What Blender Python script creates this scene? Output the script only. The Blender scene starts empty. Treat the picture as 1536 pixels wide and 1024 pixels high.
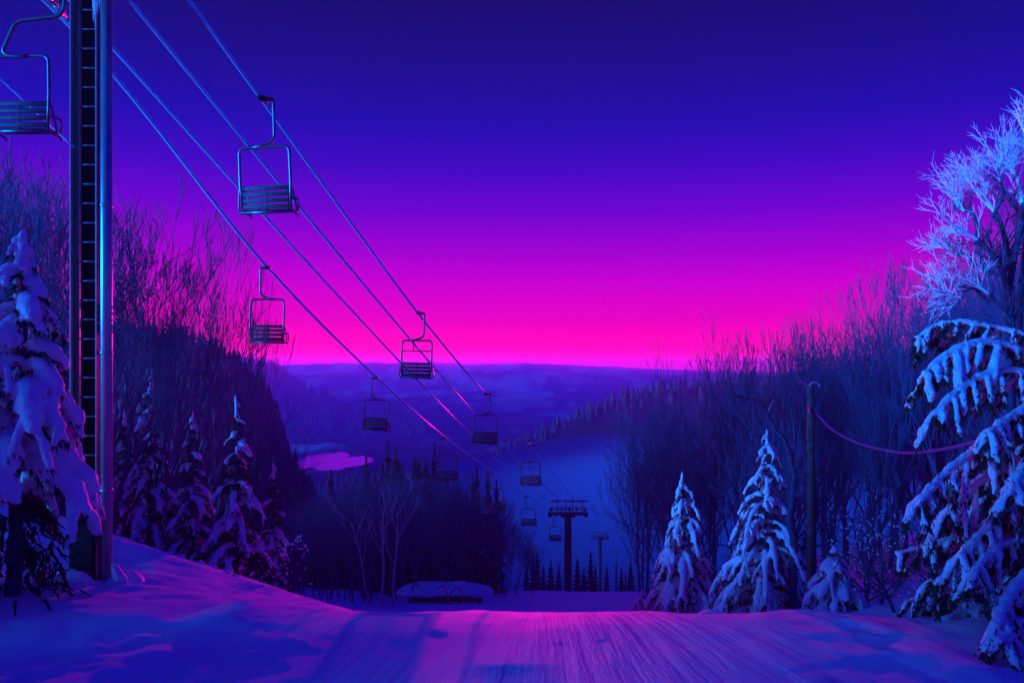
import bpy, math, random
import numpy as np
from mathutils import Vector, Matrix, noise, Quaternion

sc = bpy.context.scene
COL = sc.collection
V = Vector
F, CX, HZ = 1200.0, 768.0, 545.0            # the photograph's focal length and eye level, in its own pixels


def at(px, py, d):
    return V(((px - CX) / F * d, d, (HZ - py) / F * d))


def lin(r, g, b):
    f = lambda c: (c / 255 / 12.92) if c <= 10 else ((c / 255 + .055) / 1.055) ** 2.4
    return (f(r), f(g), f(b), 1)


# ------------------------------------------------------------------ materials
def nodes_of(m):
    m.use_nodes = True
    return m.node_tree.nodes, m.node_tree.links


def mat(name, base, rough=.6, var=.25, scale=6., metal=0., bump=0., spec=.3, bscale=None, trans=0.):
    m = bpy.data.materials.new(name)
    n, l = nodes_of(m)
    p = n['Principled BSDF']
    tc = n.new('ShaderNodeTexCoord')
    nz = n.new('ShaderNodeTexNoise'); nz.inputs['Scale'].default_value = scale; nz.inputs['Detail'].default_value = 5
    l.new(tc.outputs['Object'], nz.inputs['Vector'])
    cr = n.new('ShaderNodeValToRGB')
    cr.color_ramp.elements[0].position = .3; cr.color_ramp.elements[1].position = .7
    cr.color_ramp.elements[0].color = [c * (1 - var) for c in base[:3]] + [1]
    cr.color_ramp.elements[1].color = [min(1, c * (1 + var)) for c in base[:3]] + [1]
    l.new(nz.outputs['Fac'], cr.inputs['Fac']); l.new(cr.outputs['Color'], p.inputs['Base Color'])
    p.inputs['Roughness'].default_value = rough; p.inputs['Metallic'].default_value = metal
    p.inputs['Specular IOR Level'].default_value = spec
    if bump:
        n2 = n.new('ShaderNodeTexNoise'); n2.inputs['Scale'].default_value = bscale or scale * 4; n2.inputs['Detail'].default_value = 6
        l.new(tc.outputs['Object'], n2.inputs['Vector'])
        b = n.new('ShaderNodeBump'); b.inputs['Strength'].default_value = bump; b.inputs['Distance'].default_value = .05
        l.new(n2.outputs['Fac'], b.inputs['Height']); l.new(b.outputs['Normal'], p.inputs['Normal'])
    if trans:
        t = n.new('ShaderNodeBsdfTranslucent'); t.inputs['Color'].default_value = (*base[:3], 1)
        mx = n.new('ShaderNodeMixShader'); mx.inputs[0].default_value = trans
        out = n['Material Output']
        l.new(p.outputs[0], mx.inputs[1]); l.new(t.outputs[0], mx.inputs[2]); l.new(mx.outputs[0], out.inputs['Surface'])
    return m


M_SNOWBOUGH = mat('bough_snow', (.82, .84, .88), .55, .06, 5, bump=.55, bscale=26, trans=.08)
M_FROST = mat('frost', (.74, .87, .92), .5, .06, 8)
M_NEEDLE = mat('needles', (.022, .035, .03), .7, .5, 9)
M_BARK = mat('bark', (.05, .06, .13), .85, .5, 10, bump=.6)
M_TWIG = mat('haze_blue_twigs', (.055, .068, .17), .85, .3, 5)  # blue of the hazy air is put into the twig colour
M_BIRCH = mat('pink_lit_bark', (.62, .20, .34), .7, .35, 9, bump=.4)  # pale bark with the pink light put into its colour
M_STEEL = mat('galvanised_steel', (.42, .43, .46), .32, .15, 14, metal=.7, bump=.05)
M_DARKSTEEL = mat('dark_steel', (.045, .045, .055), .45, .35, 8, metal=.3, bump=.1)
M_BLACKSTEEL = mat('black_steel', (.022, .010, .018), .6, .4, 8, bump=.1, spec=.08)
M_RUNG = mat('worn_rung_steel', (.22, .2, .26), .4, .3, 14, metal=.4)
M_PAINT = mat('chair_paint', (.17, .17, .20), .36, .25, 9, metal=.85, spec=.6, bump=.05)
M_SLAT = mat('slat_wood', (.07, .06, .07), .55, .35, 12, bump=.2)
M_CABLE = mat('cyan_lit_cable', (.12, .85, 1.0), .35, .04, 40)  # cyan light on the steel ropes is put into their colour
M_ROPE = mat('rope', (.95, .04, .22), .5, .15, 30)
M_RUBBER = mat('rubber', (.03, .03, .035), .6, .3, 9)
M_CONCRETE = mat('concrete', (.25, .25, .26), .8, .3, 5, bump=.4)
M_WOOD = mat('weathered_wood', (.08, .065, .06), .8, .4, 6, bump=.5)
M_FARFOREST = mat('far_forest', (.03, .045, .045), .9, .4, .05)
M_ICE = mat('icicle_ice', (.75, .82, .88), .1, .05, 8, spec=.6, trans=.3)


# ------------------------------------------------------------------ mesh builder
class MB:
    def __init__(s):
        s.v, s.f = [], []

    def tube(s, pts, radii, n=6, cap=True, flat=1.0):
        pts = [V(p) for p in pts]
        if isinstance(radii, (int, float)):
            radii = [radii] * len(pts)
        b0 = len(s.v)
        t0 = (pts[1] - pts[0]).normalized()
        a = V((0, 0, 1)) if abs(t0.z) < .9 else V((1, 0, 0))
        u = t0.cross(a).normalized()
        for i, p in enumerate(pts):
            if i == 0: t = t0
            elif i == len(pts) - 1: t = (pts[i] - pts[i - 1]).normalized()
            else: t = (pts[i + 1] - pts[i - 1]).normalized()
            u = (u - t * u.dot(t))
            u = u.normalized() if u.length > 1e-6 else t.orthogonal().normalized()
            w = t.cross(u)
            r = radii[i]
            for k in range(n):
                an = 2 * math.pi * k / n
                o = u * (math.cos(an) * r) + w * (math.sin(an) * r)
                if flat != 1: o.z *= flat
                s.v.append(p + o)
        for i in range(len(pts) - 1):
            for k in range(n):
                k2 = (k + 1) % n
                s.f.append((b0 + i * n + k, b0 + i * n + k2, b0 + (i + 1) * n + k2, b0 + (i + 1) * n + k))
        if cap:
            s.f.append(tuple(b0 + k for k in range(n))[::-1])
            e = b0 + (len(pts) - 1) * n
            s.f.append(tuple(e + k for k in range(n)))
        return s

    def box(s, c, d, rot=None, bev=0.0):
        c, (x, y, z) = V(c), [q / 2 for q in d]
        b = min(bev, x * .9, y * .9, z * .9)
        if b <= 0:
            P = [(-x, -y, -z), (x, -y, -z), (x, y, -z), (-x, y, -z), (-x, -y, z), (x, -y, z), (x, y, z), (-x, y, z)]
            Fc = [(0, 3, 2, 1), (4, 5, 6, 7), (0, 1, 5, 4), (1, 2, 6, 5), (2, 3, 7, 6), (3, 0, 4, 7)]
        else:
            P, ring = [], [(-x + b, -y), (x - b, -y), (x, -y + b), (x, y - b), (x - b, y), (-x + b, y), (-x, y - b), (-x, -y + b)]
            ins = [(px * (x - b) / x, py * (y - b) / y) for px, py in ring]
            P += [(px, py, -z) for px, py in ins] + [(px, py, -z + b) for px, py in ring] + [(px, py, z - b) for px, py in ring] + [(px, py, z) for px, py in ins]
            Fc = [tuple(range(7, -1, -1)), tuple(range(24, 32))]
            for L in range(3):
                for k in range(8):
                    k2 = (k + 1) % 8
                    Fc.append((L * 8 + k, L * 8 + k2, L * 8 + 8 + k2, L * 8 + 8 + k))
        b0 = len(s.v)
        for p in P:
            p = V(p)
            if rot is not None: p = rot @ p
            s.v.append(c + p)
        s.f += [tuple(b0 + i for i in f) for f in Fc]
        return s

    def blob(s, c, r, rng=None, rough=.25, sub=2, scale=(1, 1, 1)):
        import bmesh
        bm = bmesh.new(); bmesh.ops.create_icosphere(bm, subdivisions=sub, radius=1)
        off = V((rng.random() * 50, rng.random() * 50, rng.random() * 50)) if rng else V((0, 0, 0))
        b0 = len(s.v); c = V(c)
        for v in bm.verts:
            k = 1 + rough * noise.noise(v.co * 1.5 + off)
            s.v.append(c + V((v.co.x * scale[0], v.co.y * scale[1], v.co.z * scale[2])) * r * k)
        for f in bm.faces: s.f.append(tuple(b0 + v.index for v in f.verts))
        bm.free()
        return s

    def spike(s, p, tip, w):
        d = (tip - p)
        o = d.orthogonal().normalized() * w
        o = Quaternion(d.normalized(), random.random() * 6.28) @ o
        b = len(s.v)
        s.v += [p + o, p - o, tip]
        s.f.append((b, b + 1, b + 2))

    def mesh(s, name, m, smooth=True):
        me = bpy.data.meshes.new(name)
        me.from_pydata([tuple(v) for v in s.v], [], s.f)
        me.materials.append(m)
        if smooth: me.polygons.foreach_set('use_smooth', [True] * len(me.polygons))
        me.update()
        return me

    def build(s, name, m, parent=None, smooth=True, loc=None):
        return link(name, s.mesh(name, m, smooth), parent, loc)


def link(name, me, parent=None, loc=None):
    o = bpy.data.objects.new(name, me); COL.objects.link(o)
    if parent: o.parent = parent
    if loc is not None: o.location = loc
    return o


def tag(o, label=None, cat=None, group=None, kind=None):
    for k, v in (('label', label), ('category', cat), ('group', group), ('kind', kind)):
        if v: o[k] = v
    return o


def empty(name, loc, label, cat, group=None, rz=0, sc_=1):
    o = bpy.data.objects.new(name, None); COL.objects.link(o)
    o.location = loc; o.rotation_euler = (0, 0, rz); o.scale = (sc_, sc_, sc_)
    return tag(o, label, cat, group)


def remeshed(mb, name, m, voxel, smooth_it=4, lump=.7):
    """one continuous surface over all the overlapping tubes and lumps of mb"""
    me = mb.mesh('tmp', m)
    o = bpy.data.objects.new('tmp', me); COL.objects.link(o)
    r = o.modifiers.new('r', 'REMESH'); r.mode = 'VOXEL'; r.voxel_size = voxel; r.use_smooth_shade = True
    if smooth_it:
        q = o.modifiers.new('s', 'SMOOTH'); q.iterations = smooth_it; q.factor = .5
    dg = bpy.context.evaluated_depsgraph_get(); dg.update()
    out = bpy.data.meshes.new_from_object(o.evaluated_get(dg))
    out.name = name
    if lump:
        nv = len(out.vertices); co = np.empty(nv * 3); out.vertices.foreach_get('co', co)
        no = np.empty(nv * 3); out.vertices.foreach_get('normal', no)
        co = co.reshape(-1, 3); no = no.reshape(-1, 3); f1 = .11 / voxel; f2 = .30 / voxel
        dsp = np.array([noise.noise((c[0] * f1, c[1] * f1, c[2] * f1)) + .55 * noise.noise((c[0] * f2, c[1] * f2, c[2] * f2)) for c in co])
        co += no * (dsp * voxel * lump * 1.6)[:, None]
        out.vertices.foreach_set('co', co.ravel()); out.update()
    if not out.materials: out.materials.append(m)
    out.polygons.foreach_set('use_smooth', [True] * len(out.polygons))
    bpy.data.objects.remove(o); bpy.data.meshes.remove(me)
    return out


def fillet(pts, r, n=5):
    pts = [V(p) for p in pts]; out = [pts[0]]
    for i in range(1, len(pts) - 1):
        a, b, c = pts[i - 1], pts[i], pts[i + 1]
        d1, d2 = (a - b), (c - b)
        q = min(r, d1.length * .48, d2.length * .48)
        p1, p2 = b + d1.normalized() * q, b + d2.normalized() * q
        for k in range(n + 1):
            t = k / n
            out.append(p1.lerp(b, t).lerp(b.lerp(p2, t), t))
    out.append(pts[-1])
    return out


def spline(pts, n=8):
    pts = [V(p) for p in pts]; out = []
    for i in range(len(pts) - 1):
        p0 = pts[i - 1] if i else pts[0] * 2 - pts[1]
        p1, p2 = pts[i], pts[i + 1]
        p3 = pts[i + 2] if i + 2 < len(pts) else pts[-1] * 2 - pts[-2]
        for k in range(n):
            t = k / n
            out.append(.5 * ((2 * p1) + (p2 - p0) * t + (2 * p0 - 5 * p1 + 4 * p2 - p3) * t * t + (3 * p1 - p0 - 3 * p2 + p3) * t ** 3))
    out.append(pts[-1])
    return out


# ------------------------------------------------------------------ terrain
LX, LY, LZ = -213.0, 880.0, -109.2          # the valley snowfield, laid as a mirror
KY = [-80, -20, 0, 8, 11, 13, 14.5, 15.5, 16.3, 17.2, 18.4, 21, 24, 34, 50, 62, 70, 85, 100, 115, 119, 140, 170, 220, 300, 420, 600, 12000]
KZ = [9, .8, -2.6, -4.50, -4.68, -4.705, -4.74, -4.86, -5.06, -5.37, -5.86, -6.85, -7.95, -11.7, -16.7, -19.7, -21.4, -25, -28.8, -32.6, -33.9, -40.8, -50.5, -67.5, -95, -110, -112, -112]
BY = [-40, 6, 12, 15, 17, 20, 23, 27, 60, 120, 300]
BF = [.22, .06, .07, .11, .14, .31, .34, .31, .30, .16, .0]


def sstep(a, b, x):
    t = np.clip((x - a) / (b - a), 0, 1); return t * t * (3 - 2 * t)


def smooth_interp(x, xs, ys):
    x = np.asarray(x, float)
    out = 0
    for k in (-.03, -.015, 0, .015, .03):
        out = out + np.interp(x + k * (np.abs(x) + 5), xs, ys)
    return out / 5


HILLX = [-900, -300, -152, -117, -89, -83, -77, -70, -66, -63, -60, -52, -37, -7]
HILLZ = [6, 6, 5, 4, 1, -2, -6, -12, -22, -34, -45, -63, -87, -112]
FHX = [-7000, -2500, -700, -590, -485, -441, -397, -360, -285, -210, -85]
FHZ = [6, 6, 6, 4, -3, -30, -56, -67, -83, -96, -112]
SPURX = [-120, -40, 0, 30, 56, 96, 160, 400, 900]
SPURZ = [-112, -96, -68, -56, -44, -30, -14, 2, 5]


def H(x, y):
    x = np.asarray(x, float); y = np.asarray(y, float)
    z = smooth_interp(y, KY, KZ)
    f = np.interp(y, BY, BF)
    toe = np.interp(y, [6, 12, 17, 20, 30, 60, 110], [-2.5, -3.0, -2.8, -2.6, -3.0, -18, -26])
    s = np.maximum(0, toe - x)
    s = 46 * np.tanh(s / 46)
    z = z + f * (np.sqrt(s * s + .5) - .707)
    # right hand slope behind the piste edge
    re = np.interp(y, [0, 18, 26, 60, 120], [12, 9, 6, 12, 22])
    q = np.maximum(0, x - re)
    q = 55 * np.tanh(q / 55)
    z = z + .27 * (np.sqrt(q * q + 2) - 1.414) * (1 - sstep(240, 420, y))
    # the wooded spurs over the valley
    hz = np.interp(x + 14 * np.sin(y / 37.), HILLX, HILLZ)
    z = z + np.maximum(0, hz - z) * np.exp(-((y - 255) / 75) ** 2)
    fz = np.interp(x + 25 * np.sin(y / 90.), FHX, FHZ)
    z = z + np.maximum(0, fz - z) * np.exp(-((y - 1480) / 200) ** 2)
    sz = np.interp(x - .25 * (y - 640), SPURX, SPURZ)
    z = z + np.maximum(0, sz - z) * np.exp(-((y - 640) / 130) ** 2)
    # far ridges on the plain
    for d, w, hh, k, ph in ((1850, 110, 40, 430., 2.), (2250, 120, 60, 620., 4.), (2800, 150, 86, 900., 1.), (3600, 300, 122, 1300., 2.6)):
        pr = .72 + .18 * np.sin(x / k + ph) + .10 * np.sin(x / k * 2.7 + ph * 3)
        z = z + hh * pr * np.exp(-((y - d - 90 * np.sin(x / k * .7)) / w) ** 2)
    m = field_mask(x, y)
    return z * (1 - m) + (LZ - .9) * m


def field_mask(x, y):
    return 1 - sstep(1.15, 1.9, np.sqrt(((x - LX) / 44) ** 2 + ((y - LY) / 95) ** 2))


def wob(x, y):
    """small relief, by noise"""
    p = V((x, y, 0))
    near = 1 if y < 60 else 0
    a = noise.noise(p * .11) * .22 + noise.noise(p * .42 + V((7, 3, 0))) * .07
    if y < 40:
        side = min(1, max(0, (abs(x - .5) - 3.2) / 3))
        a *= .25 + .75 * side
        if 12.5 < y < 22: a += (.055 * noise.noise(p * .6 + V((3, 9, 1))) + .028 * noise.noise(p * 1.9)) * math.sin((y - 12.5) / 9.5 * math.pi)
        a += side * .05 * noise.noise(p * 1.6) + side * .02 * noise.noise(p * 4.)
        # ploughed-up rim of snow along both edges of the groomed run
        for ex, amp in ((np.interp(y, [8, 17, 20, 24], [-6.5, -4.6, -3.1, -2.9]), .13), (np.interp(y, [8, 16, 20, 24], [7.5, 6.3, 4.6, 4.2]), .16)):
            a += amp * math.exp(-((x - ex) / .45) ** 2) * (.45 + .75 * noise.noise(V((y * .7, ex, 3))))
    else:
        k = min(1, max(0, y - 125) / 150)
        a = a * (1 + 2 * k) + k * 7 * noise.noise(p * .012) + k * 3.5 * noise.noise(p * .035)
        if y > 500:
            a += min(1, (y - 500) / 500) * 8 * noise.noise(p * .0035)
            if abs(x - LX) < 110: a *= 1 - .97 * float(field_mask(x, y))
    return a


def ground(x, y):
    return float(H(x, y)) + wob(x, y)


def terrain(name, rows, material):
    us = np.linspace(-1, 1, 361); us = np.sign(us) * (.45 * np.abs(us) + .55 * np.abs(us) ** 3)
    verts, faces = [], []
    for y in rows:
        half = 1.55 * abs(y) + 34
        xs = us * half
        zs = H(xs, np.full_like(xs, y))
        verts += [(x, y, z + wob(x, y)) for x, z in zip(xs, zs)]
    n = len(us)
    for i in range(len(rows) - 1):
        for k in range(n - 1):
            a = i * n + k
            faces.append((a, a + 1, a + n + 1, a + n))
    me = bpy.data.meshes.new(name); me.from_pydata(verts, [], faces)
    me.materials.append(material)
    me.polygons.foreach_set('use_smooth', [True] * len(faces))
    return tag(link(name, me), kind='structure')


def snow_material():
    m = bpy.data.materials.new('piste_snow')
    n, l = nodes_of(m); p = n['Principled BSDF']
    tc = n.new('ShaderNodeTexCoord')
    sep = n.new('ShaderNodeSeparateXYZ'); l.new(tc.outputs['Object'], sep.inputs[0])

    def math_(op, a, b=None, c=None):
        q = n.new('ShaderNodeMath'); q.operation = op
        for i, v in enumerate((a, b, c)):
            if v is None: continue
            if isinstance(v, (int, float)): q.inputs[i].default_value = v
            else: l.new(v, q.inputs[i])
        return q.outputs[0]
    X, Y = sep.outputs[0], sep.outputs[1]
    dx = math_('SUBTRACT', X, .9); dy = math_('SUBTRACT', 25.5, Y)
    th = math_('ARCTAN2', dx, dy)                       # ski tracks fan out from where the run drops away
    rad = math_('SQRT', math_('ADD', math_('MULTIPLY', dx, dx), math_('MULTIPLY', dy, dy)))
    cv = n.new('ShaderNodeCombineXYZ')
    l.new(math_('MULTIPLY', th, 34.), cv.inputs[0]); l.new(math_('MULTIPLY', rad, .22), cv.inputs[1])
    tr = n.new('ShaderNodeTexNoise'); tr.inputs['Scale'].default_value = 1; tr.inputs['Detail'].default_value = 4; tr.inputs['Roughness'].default_value = .55
    l.new(cv.outputs[0], tr.inputs['Vector'])
    cv2 = n.new('ShaderNodeCombineXYZ')
    l.new(math_('MULTIPLY', th, 9.), cv2.inputs[0]); l.new(math_('MULTIPLY', rad, .1), cv2.inputs[1])
    tr2 = n.new('ShaderNodeTexNoise'); tr2.inputs['Scale'].default_value = 1; tr2.inputs['Detail'].default_value = 2
    l.new(cv2.outputs[0], tr2.inputs['Vector'])
    # tracks fade out off the groomed run and below the crest
    ax = math_('ABSOLUTE', math_('SUBTRACT', X, .6))
    mr = n.new('ShaderNodeMapRange'); mr.inputs[1].default_value = 4.; mr.inputs[2].default_value = 8.; mr.inputs[3].default_value = 1; mr.inputs[4].default_value = 0
    l.new(ax, mr.inputs[0])
    my = n.new('ShaderNodeMapRange'); my.inputs[1].default_value = 20.; my.inputs[2].default_value = 24.; my.inputs[3].default_value = 1; my.inputs[4].default_value = 0
    l.new(Y, my.inputs[0])
    mask = math_('MULTIPLY', mr.outputs[0], my.outputs[0])
    gr = n.new('ShaderNodeTexNoise'); gr.inputs['Scale'].default_value = 14; gr.inputs['Detail'].default_value = 8; gr.inputs['Roughness'].default_value = .7
    l.new(tc.outputs['Object'], gr.inputs['Vector'])
    md = n.new('ShaderNodeTexNoise'); md.inputs['Scale'].default_value = 1.3; md.inputs['Detail'].default_value = 3
    l.new(tc.outputs['Object'], md.inputs['Vector'])
    h = math_('ADD', math_('MULTIPLY', math_('ADD', math_('MULTIPLY', tr.outputs['Fac'], .34), math_('MULTIPLY', tr2.outputs['Fac'], .22)), mask),
              math_('ADD', math_('MULTIPLY', gr.outputs['Fac'], .05), math_('MULTIPLY', md.outputs['Fac'], .12)))
    b = n.new('ShaderNodeBump'); b.inputs['Strength'].default_value = .42; b.inputs['Distance'].default_value = 1.
    l.new(h, b.inputs['Height']); l.new(b.outputs['Normal'], p.inputs['Normal'])
    cr = n.new('ShaderNodeValToRGB')
    cr.color_ramp.elements[0].color = (.74, .77, .83, 1); cr.color_ramp.elements[1].color = (.88, .89, .92, 1)
    l.new(gr.outputs['Fac'], cr.inputs['Fac']); l.new(cr.outputs['Color'], p.inputs['Base Color'])
    p.inputs['Roughness'].default_value = .6; p.inputs['Specular IOR Level'].default_value = .12
    return m


def valley_material():
    m = bpy.data.materials.new('valley_snow_and_woods')
    n, l = nodes_of(m); p = n['Principled BSDF']
    tc = n.new('ShaderNodeTexCoord')
    mp = n.new('ShaderNodeMapping'); mp.inputs['Scale'].default_value = (.006, .0035, .0)
    l.new(tc.outputs['Object'], mp.inputs['Vector'])
    a = n.new('ShaderNodeTexNoise'); a.inputs['Scale'].default_value = 1.; a.inputs['Detail'].default_value = 9; a.inputs['Roughness'].default_value = .62
    l.new(mp.outputs[0], a.inputs['Vector'])
    cr = n.new('ShaderNodeValToRGB')
    e = cr.color_ramp.elements
    e[0].position = .52; e[0].color = (.03, .04, .05, 1)
    e[1].position = .61; e[1].color = (.6, .63, .7, 1)
    sp = n.new('ShaderNodeSeparateXYZ'); l.new(tc.outputs['Object'], sp.inputs[0])
    om = n.new('ShaderNodeMapRange'); om.inputs[1].default_value = 1560.; om.inputs[2].default_value = 1750.; om.inputs[3].default_value = -.035; om.inputs[4].default_value = .055
    l.new(sp.outputs[1], om.inputs[0])
    ad = n.new('ShaderNodeMath'); ad.operation = 'ADD'; l.new(a.outputs['Fac'], ad.inputs[0]); l.new(om.outputs[0], ad.inputs[1])
    l.new(ad.outputs[0], cr.inputs['Fac'])
    fn = n.new('ShaderNodeTexNoise'); fn.inputs['Scale'].default_value = .35; fn.inputs['Detail'].default_value = 6
    l.new(tc.outputs['Object'], fn.inputs['Vector'])
    mx = n.new('ShaderNodeMix'); mx.data_type = 'RGBA'; mx.blend_type = 'MULTIPLY'; mx.inputs[0].default_value = .7
    l.new(cr.outputs['Color'], mx.inputs[6]); l.new(fn.outputs['Color'], mx.inputs[7])
    l.new(mx.outputs[2], p.inputs['Base Color'])
    p.inputs['Roughness'].default_value = .8; p.inputs['Specular IOR Level'].default_value = .1
    return m


SPLIT = 122.0
r1 = list(np.linspace(-60, 2, 24)) + list(np.linspace(3, 26, 190)) + list(np.geomspace(26.4, SPLIT, 120))
r2 = list(np.geomspace(SPLIT, 4150, 330))
terrain('snow_slope', r1, snow_material())
terrain('valley', r2, valley_material())

# snowfield down in the valley, made a metal mirror to return the pink sky
rng = random.Random(3)
mb = MB(); c0 = at(478, 694, 0.0001)
cl = V((LX, LY, LZ)); zl = LZ
ring = []
for i in range(72):
    a = 2 * math.pi * i / 72
    w = 1 + .45 * noise.noise(V((math.cos(a) * 1.5, math.sin(a) * 1.5, 9))) + .28 * noise.noise(V((math.cos(a) * 5, math.sin(a) * 5, 2)))
    ring.append(V((cl.x + 42 * w * math.cos(a) + 9 * math.sin(a), cl.y + 88 * w * math.sin(a), zl)))
b0 = len(mb.v); mb.v += [V(p) for p in ring] + [p + V((0, 0, -22)) for p in ring]
mb.f.append(tuple(range(72)))
for i in range(72):
    j = (i + 1) % 72
    mb.f.append((i, i + 72, j + 72, j))
M_FIELD_MIRROR = mat('snowfield_mirror_metal', (.93, .90, .92), .1, .06, .05, metal=1.0, spec=1.0, bump=.02, bscale=.3)
tag(mb.build('snowfield_mirror', M_FIELD_MIRROR, smooth=False), kind='structure')


# ------------------------------------------------------------------ chair lift
def tubeR(mb, pts, r, n=8, fr=.0):
    mb.tube(fillet(pts, fr) if fr else pts, r, n); return mb


def chair_meshes(mir):
    """meshes of one chair, its grip on the cable at the origin; MIR -1 puts the hanger on the other side"""
    s = mir; out = {}
    g = MB()
    g.box((s * .05, 0, .02), (.20, .34, .13), bev=.03); g.box((s * .19, 0, 0), (.26, .14, .1), bev=.025)
    g.tube([(0, -.26, 0), (0, .26, 0)], .055, 8)
    out['grip'] = g.mesh('grip', M_DARKSTEEL)
    h = MB()
    h.tube(fillet([(s * .10, 0, .0), (s * .31, 0, .01), (s * .30, 0, -1.08), (-s * .05, 0, -1.22), (-s * .34, 0, -1.26)], .17, 6), .043, 8)
    h.box((-s * .12, 0, -1.225), (.30, .09, .075), bev=.02, rot=Matrix.Rotation(-s * .2, 3, 'Y'))
    out['hanger'] = h.mesh('hanger', M_PAINT)
    f = MB()
    f.tube(fillet([(-.66, .02, -2.93), (-.70, 0, -2.2), (-.69, 0, -1.27), (.69, 0, -1.25), (.70, 0, -2.2), (.66, .02, -2.93)], .17, 6), .04, 8)
    for q in (-1, 1):       # foot of the frame runs forward below the seat
        f.tube(fillet([(q * .66, .02, -2.85), (q * .66, .05, -2.99), (q * .66, .52, -2.97), (q * .66, .60, -3.04)], .08, 4), .028, 8)
    f.tube([(-.74, .0, -2.985), (.74, .0, -2.985)], .044, 8)
    out['frame'] = f.mesh('frame', M_PAINT)
    b = MB()
    for i in range(4):
        b.box((0, -.012 * i + .03, -2.34 - .165 * i), (1.27, .035, .118), bev=.012)
    b.box((0, .035, -2.60), (.05, .03, .66), bev=.01)
    for q in (-1, 1): b.box((q * .60, .05, -2.60), (.045, .03, .68), bev=.01)
    out['backrest'] = b.mesh('backrest', M_SLAT)
    e = MB()
    for i in range(4): e.box((0, .11 + .13 * i, -2.915 + .01 * i), (1.27, .112, .035), bev=.012)
    out['seat'] = e.mesh('seat', M_SLAT)
    for q, nm in ((-1, 'armrest'), (1, 'armrest2')):
        a = MB()
        a.tube(fillet([(q * .70, 0, -2.35), (q * .745, .02, -2.42), (q * .80, .10, -2.86), (q * .79, .16, -2.99), (q * .70, .10, -3.0)], .09, 5), .026, 8)
        a.tube(fillet([(q * .70, .02, -2.62), (q * .76, .40, -2.60), (q * .74, .42, -2.92)], .09, 5), .026, 8)
        out[nm] = a.mesh('armrest', M_PAINT)
    t = MB()
    t.tube([(-.68, .05, -1.76), (.68, .05, -1.74)], .028, 8); t.tube([(-.16, .03, -1.28), (-.16, .05, -1.75)], .024, 8)
    out['safety_bar'] = t.mesh('safety_bar', M_PAINT)
    return out


CH = {1: chair_meshes(1), -1: chair_meshes(-1)}


def chair(p, scale, mir, label, bar=False, hanger=None, group='chairs of the ski lift', rz=0.0):
    t = empty('lift_chair', p, label, 'lift chair', group, rz, scale)
    t.rotation_euler = (math.radians(3 * math.sin(p.y * 3.1)), math.radians(1.6 * math.sin(p.y * 1.7)), math.radians(5 * math.sin(p.y * 2.3)))
    for k, me in CH[mir].items():
        if k == 'safety_bar' and not bar: continue
        if k == 'hanger' and hanger: me = hanger
        if k == 'grip' and hanger: continue
        link('armrest' if k.startswith('armrest') else k, me, t)
    return t


T1D, T2D = 16.9, 115.0
# cable A and the chairs that ride on it
a_sheave = at(255, -32, T1D)
A_PTS = [(393, 150, 21.0), (627, 470, 34.3), (728, 591, 48.2), (795, 667, 65.3)]
a_end2 = at(876, 766, T2D)
A3 = [at(*p) for p in A_PTS]
chair0_grip = at(103, -150, 14.0)
A_back = [V((-9.1, 6.0, 8.6)), V((-11.5, -8, 10.5)), V((-17, -45, 18))]
T3D, T4D = 175.0, 235.0
# cable D
d_sheave = at(72, 6, T1D)
D_PTS = [(402, 402, 26.4), (566, 567, 37.9), (668, 656, 51.0), (740, 708, 66.0), (792, 744, 84.0), (833, 800, 128.0)]
D3 = [at(*p) for p in D_PTS]
d_end2 = at(829, 768, T2D)


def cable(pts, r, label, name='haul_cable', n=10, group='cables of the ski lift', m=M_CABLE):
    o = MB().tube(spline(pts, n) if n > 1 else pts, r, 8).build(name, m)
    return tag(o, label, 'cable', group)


t3 = {'a': at(911, 806, T3D), 'd': at(890, 806, T3D)}
t4 = {'a': at(931, 829, T4D), 'd': at(916, 829, T4D)}
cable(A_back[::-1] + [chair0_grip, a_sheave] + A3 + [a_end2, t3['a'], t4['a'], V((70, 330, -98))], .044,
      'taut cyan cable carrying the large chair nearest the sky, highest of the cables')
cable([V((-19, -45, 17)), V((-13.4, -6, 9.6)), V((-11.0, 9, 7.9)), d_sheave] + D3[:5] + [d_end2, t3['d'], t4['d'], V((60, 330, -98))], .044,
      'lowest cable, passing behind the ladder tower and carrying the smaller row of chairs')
b1, b2 = at(165, -36, T1D), at(861, 764, T2D)
c1, c2 = at(78, -30, T1D), at(846, 765, T2D)


def sagged(p, q, s, n=14):
    return [p.lerp(q, (i / n) ** 1.4) + V((0, 0, -4 * s * ((i / n) ** 1.4) * (1 - (i / n) ** 1.4))) for i in range(n + 1)]


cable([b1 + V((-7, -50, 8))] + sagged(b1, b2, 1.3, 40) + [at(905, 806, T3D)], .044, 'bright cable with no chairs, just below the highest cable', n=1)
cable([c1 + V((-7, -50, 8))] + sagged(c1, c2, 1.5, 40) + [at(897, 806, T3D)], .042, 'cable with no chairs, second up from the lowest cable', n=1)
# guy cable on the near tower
cable([at(-260, -120, 13.), at(0, 118, 15.8), at(112, 222, 16.75)], .018, 'short cable that ends on the edge of the ladder tower', n=8)

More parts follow.
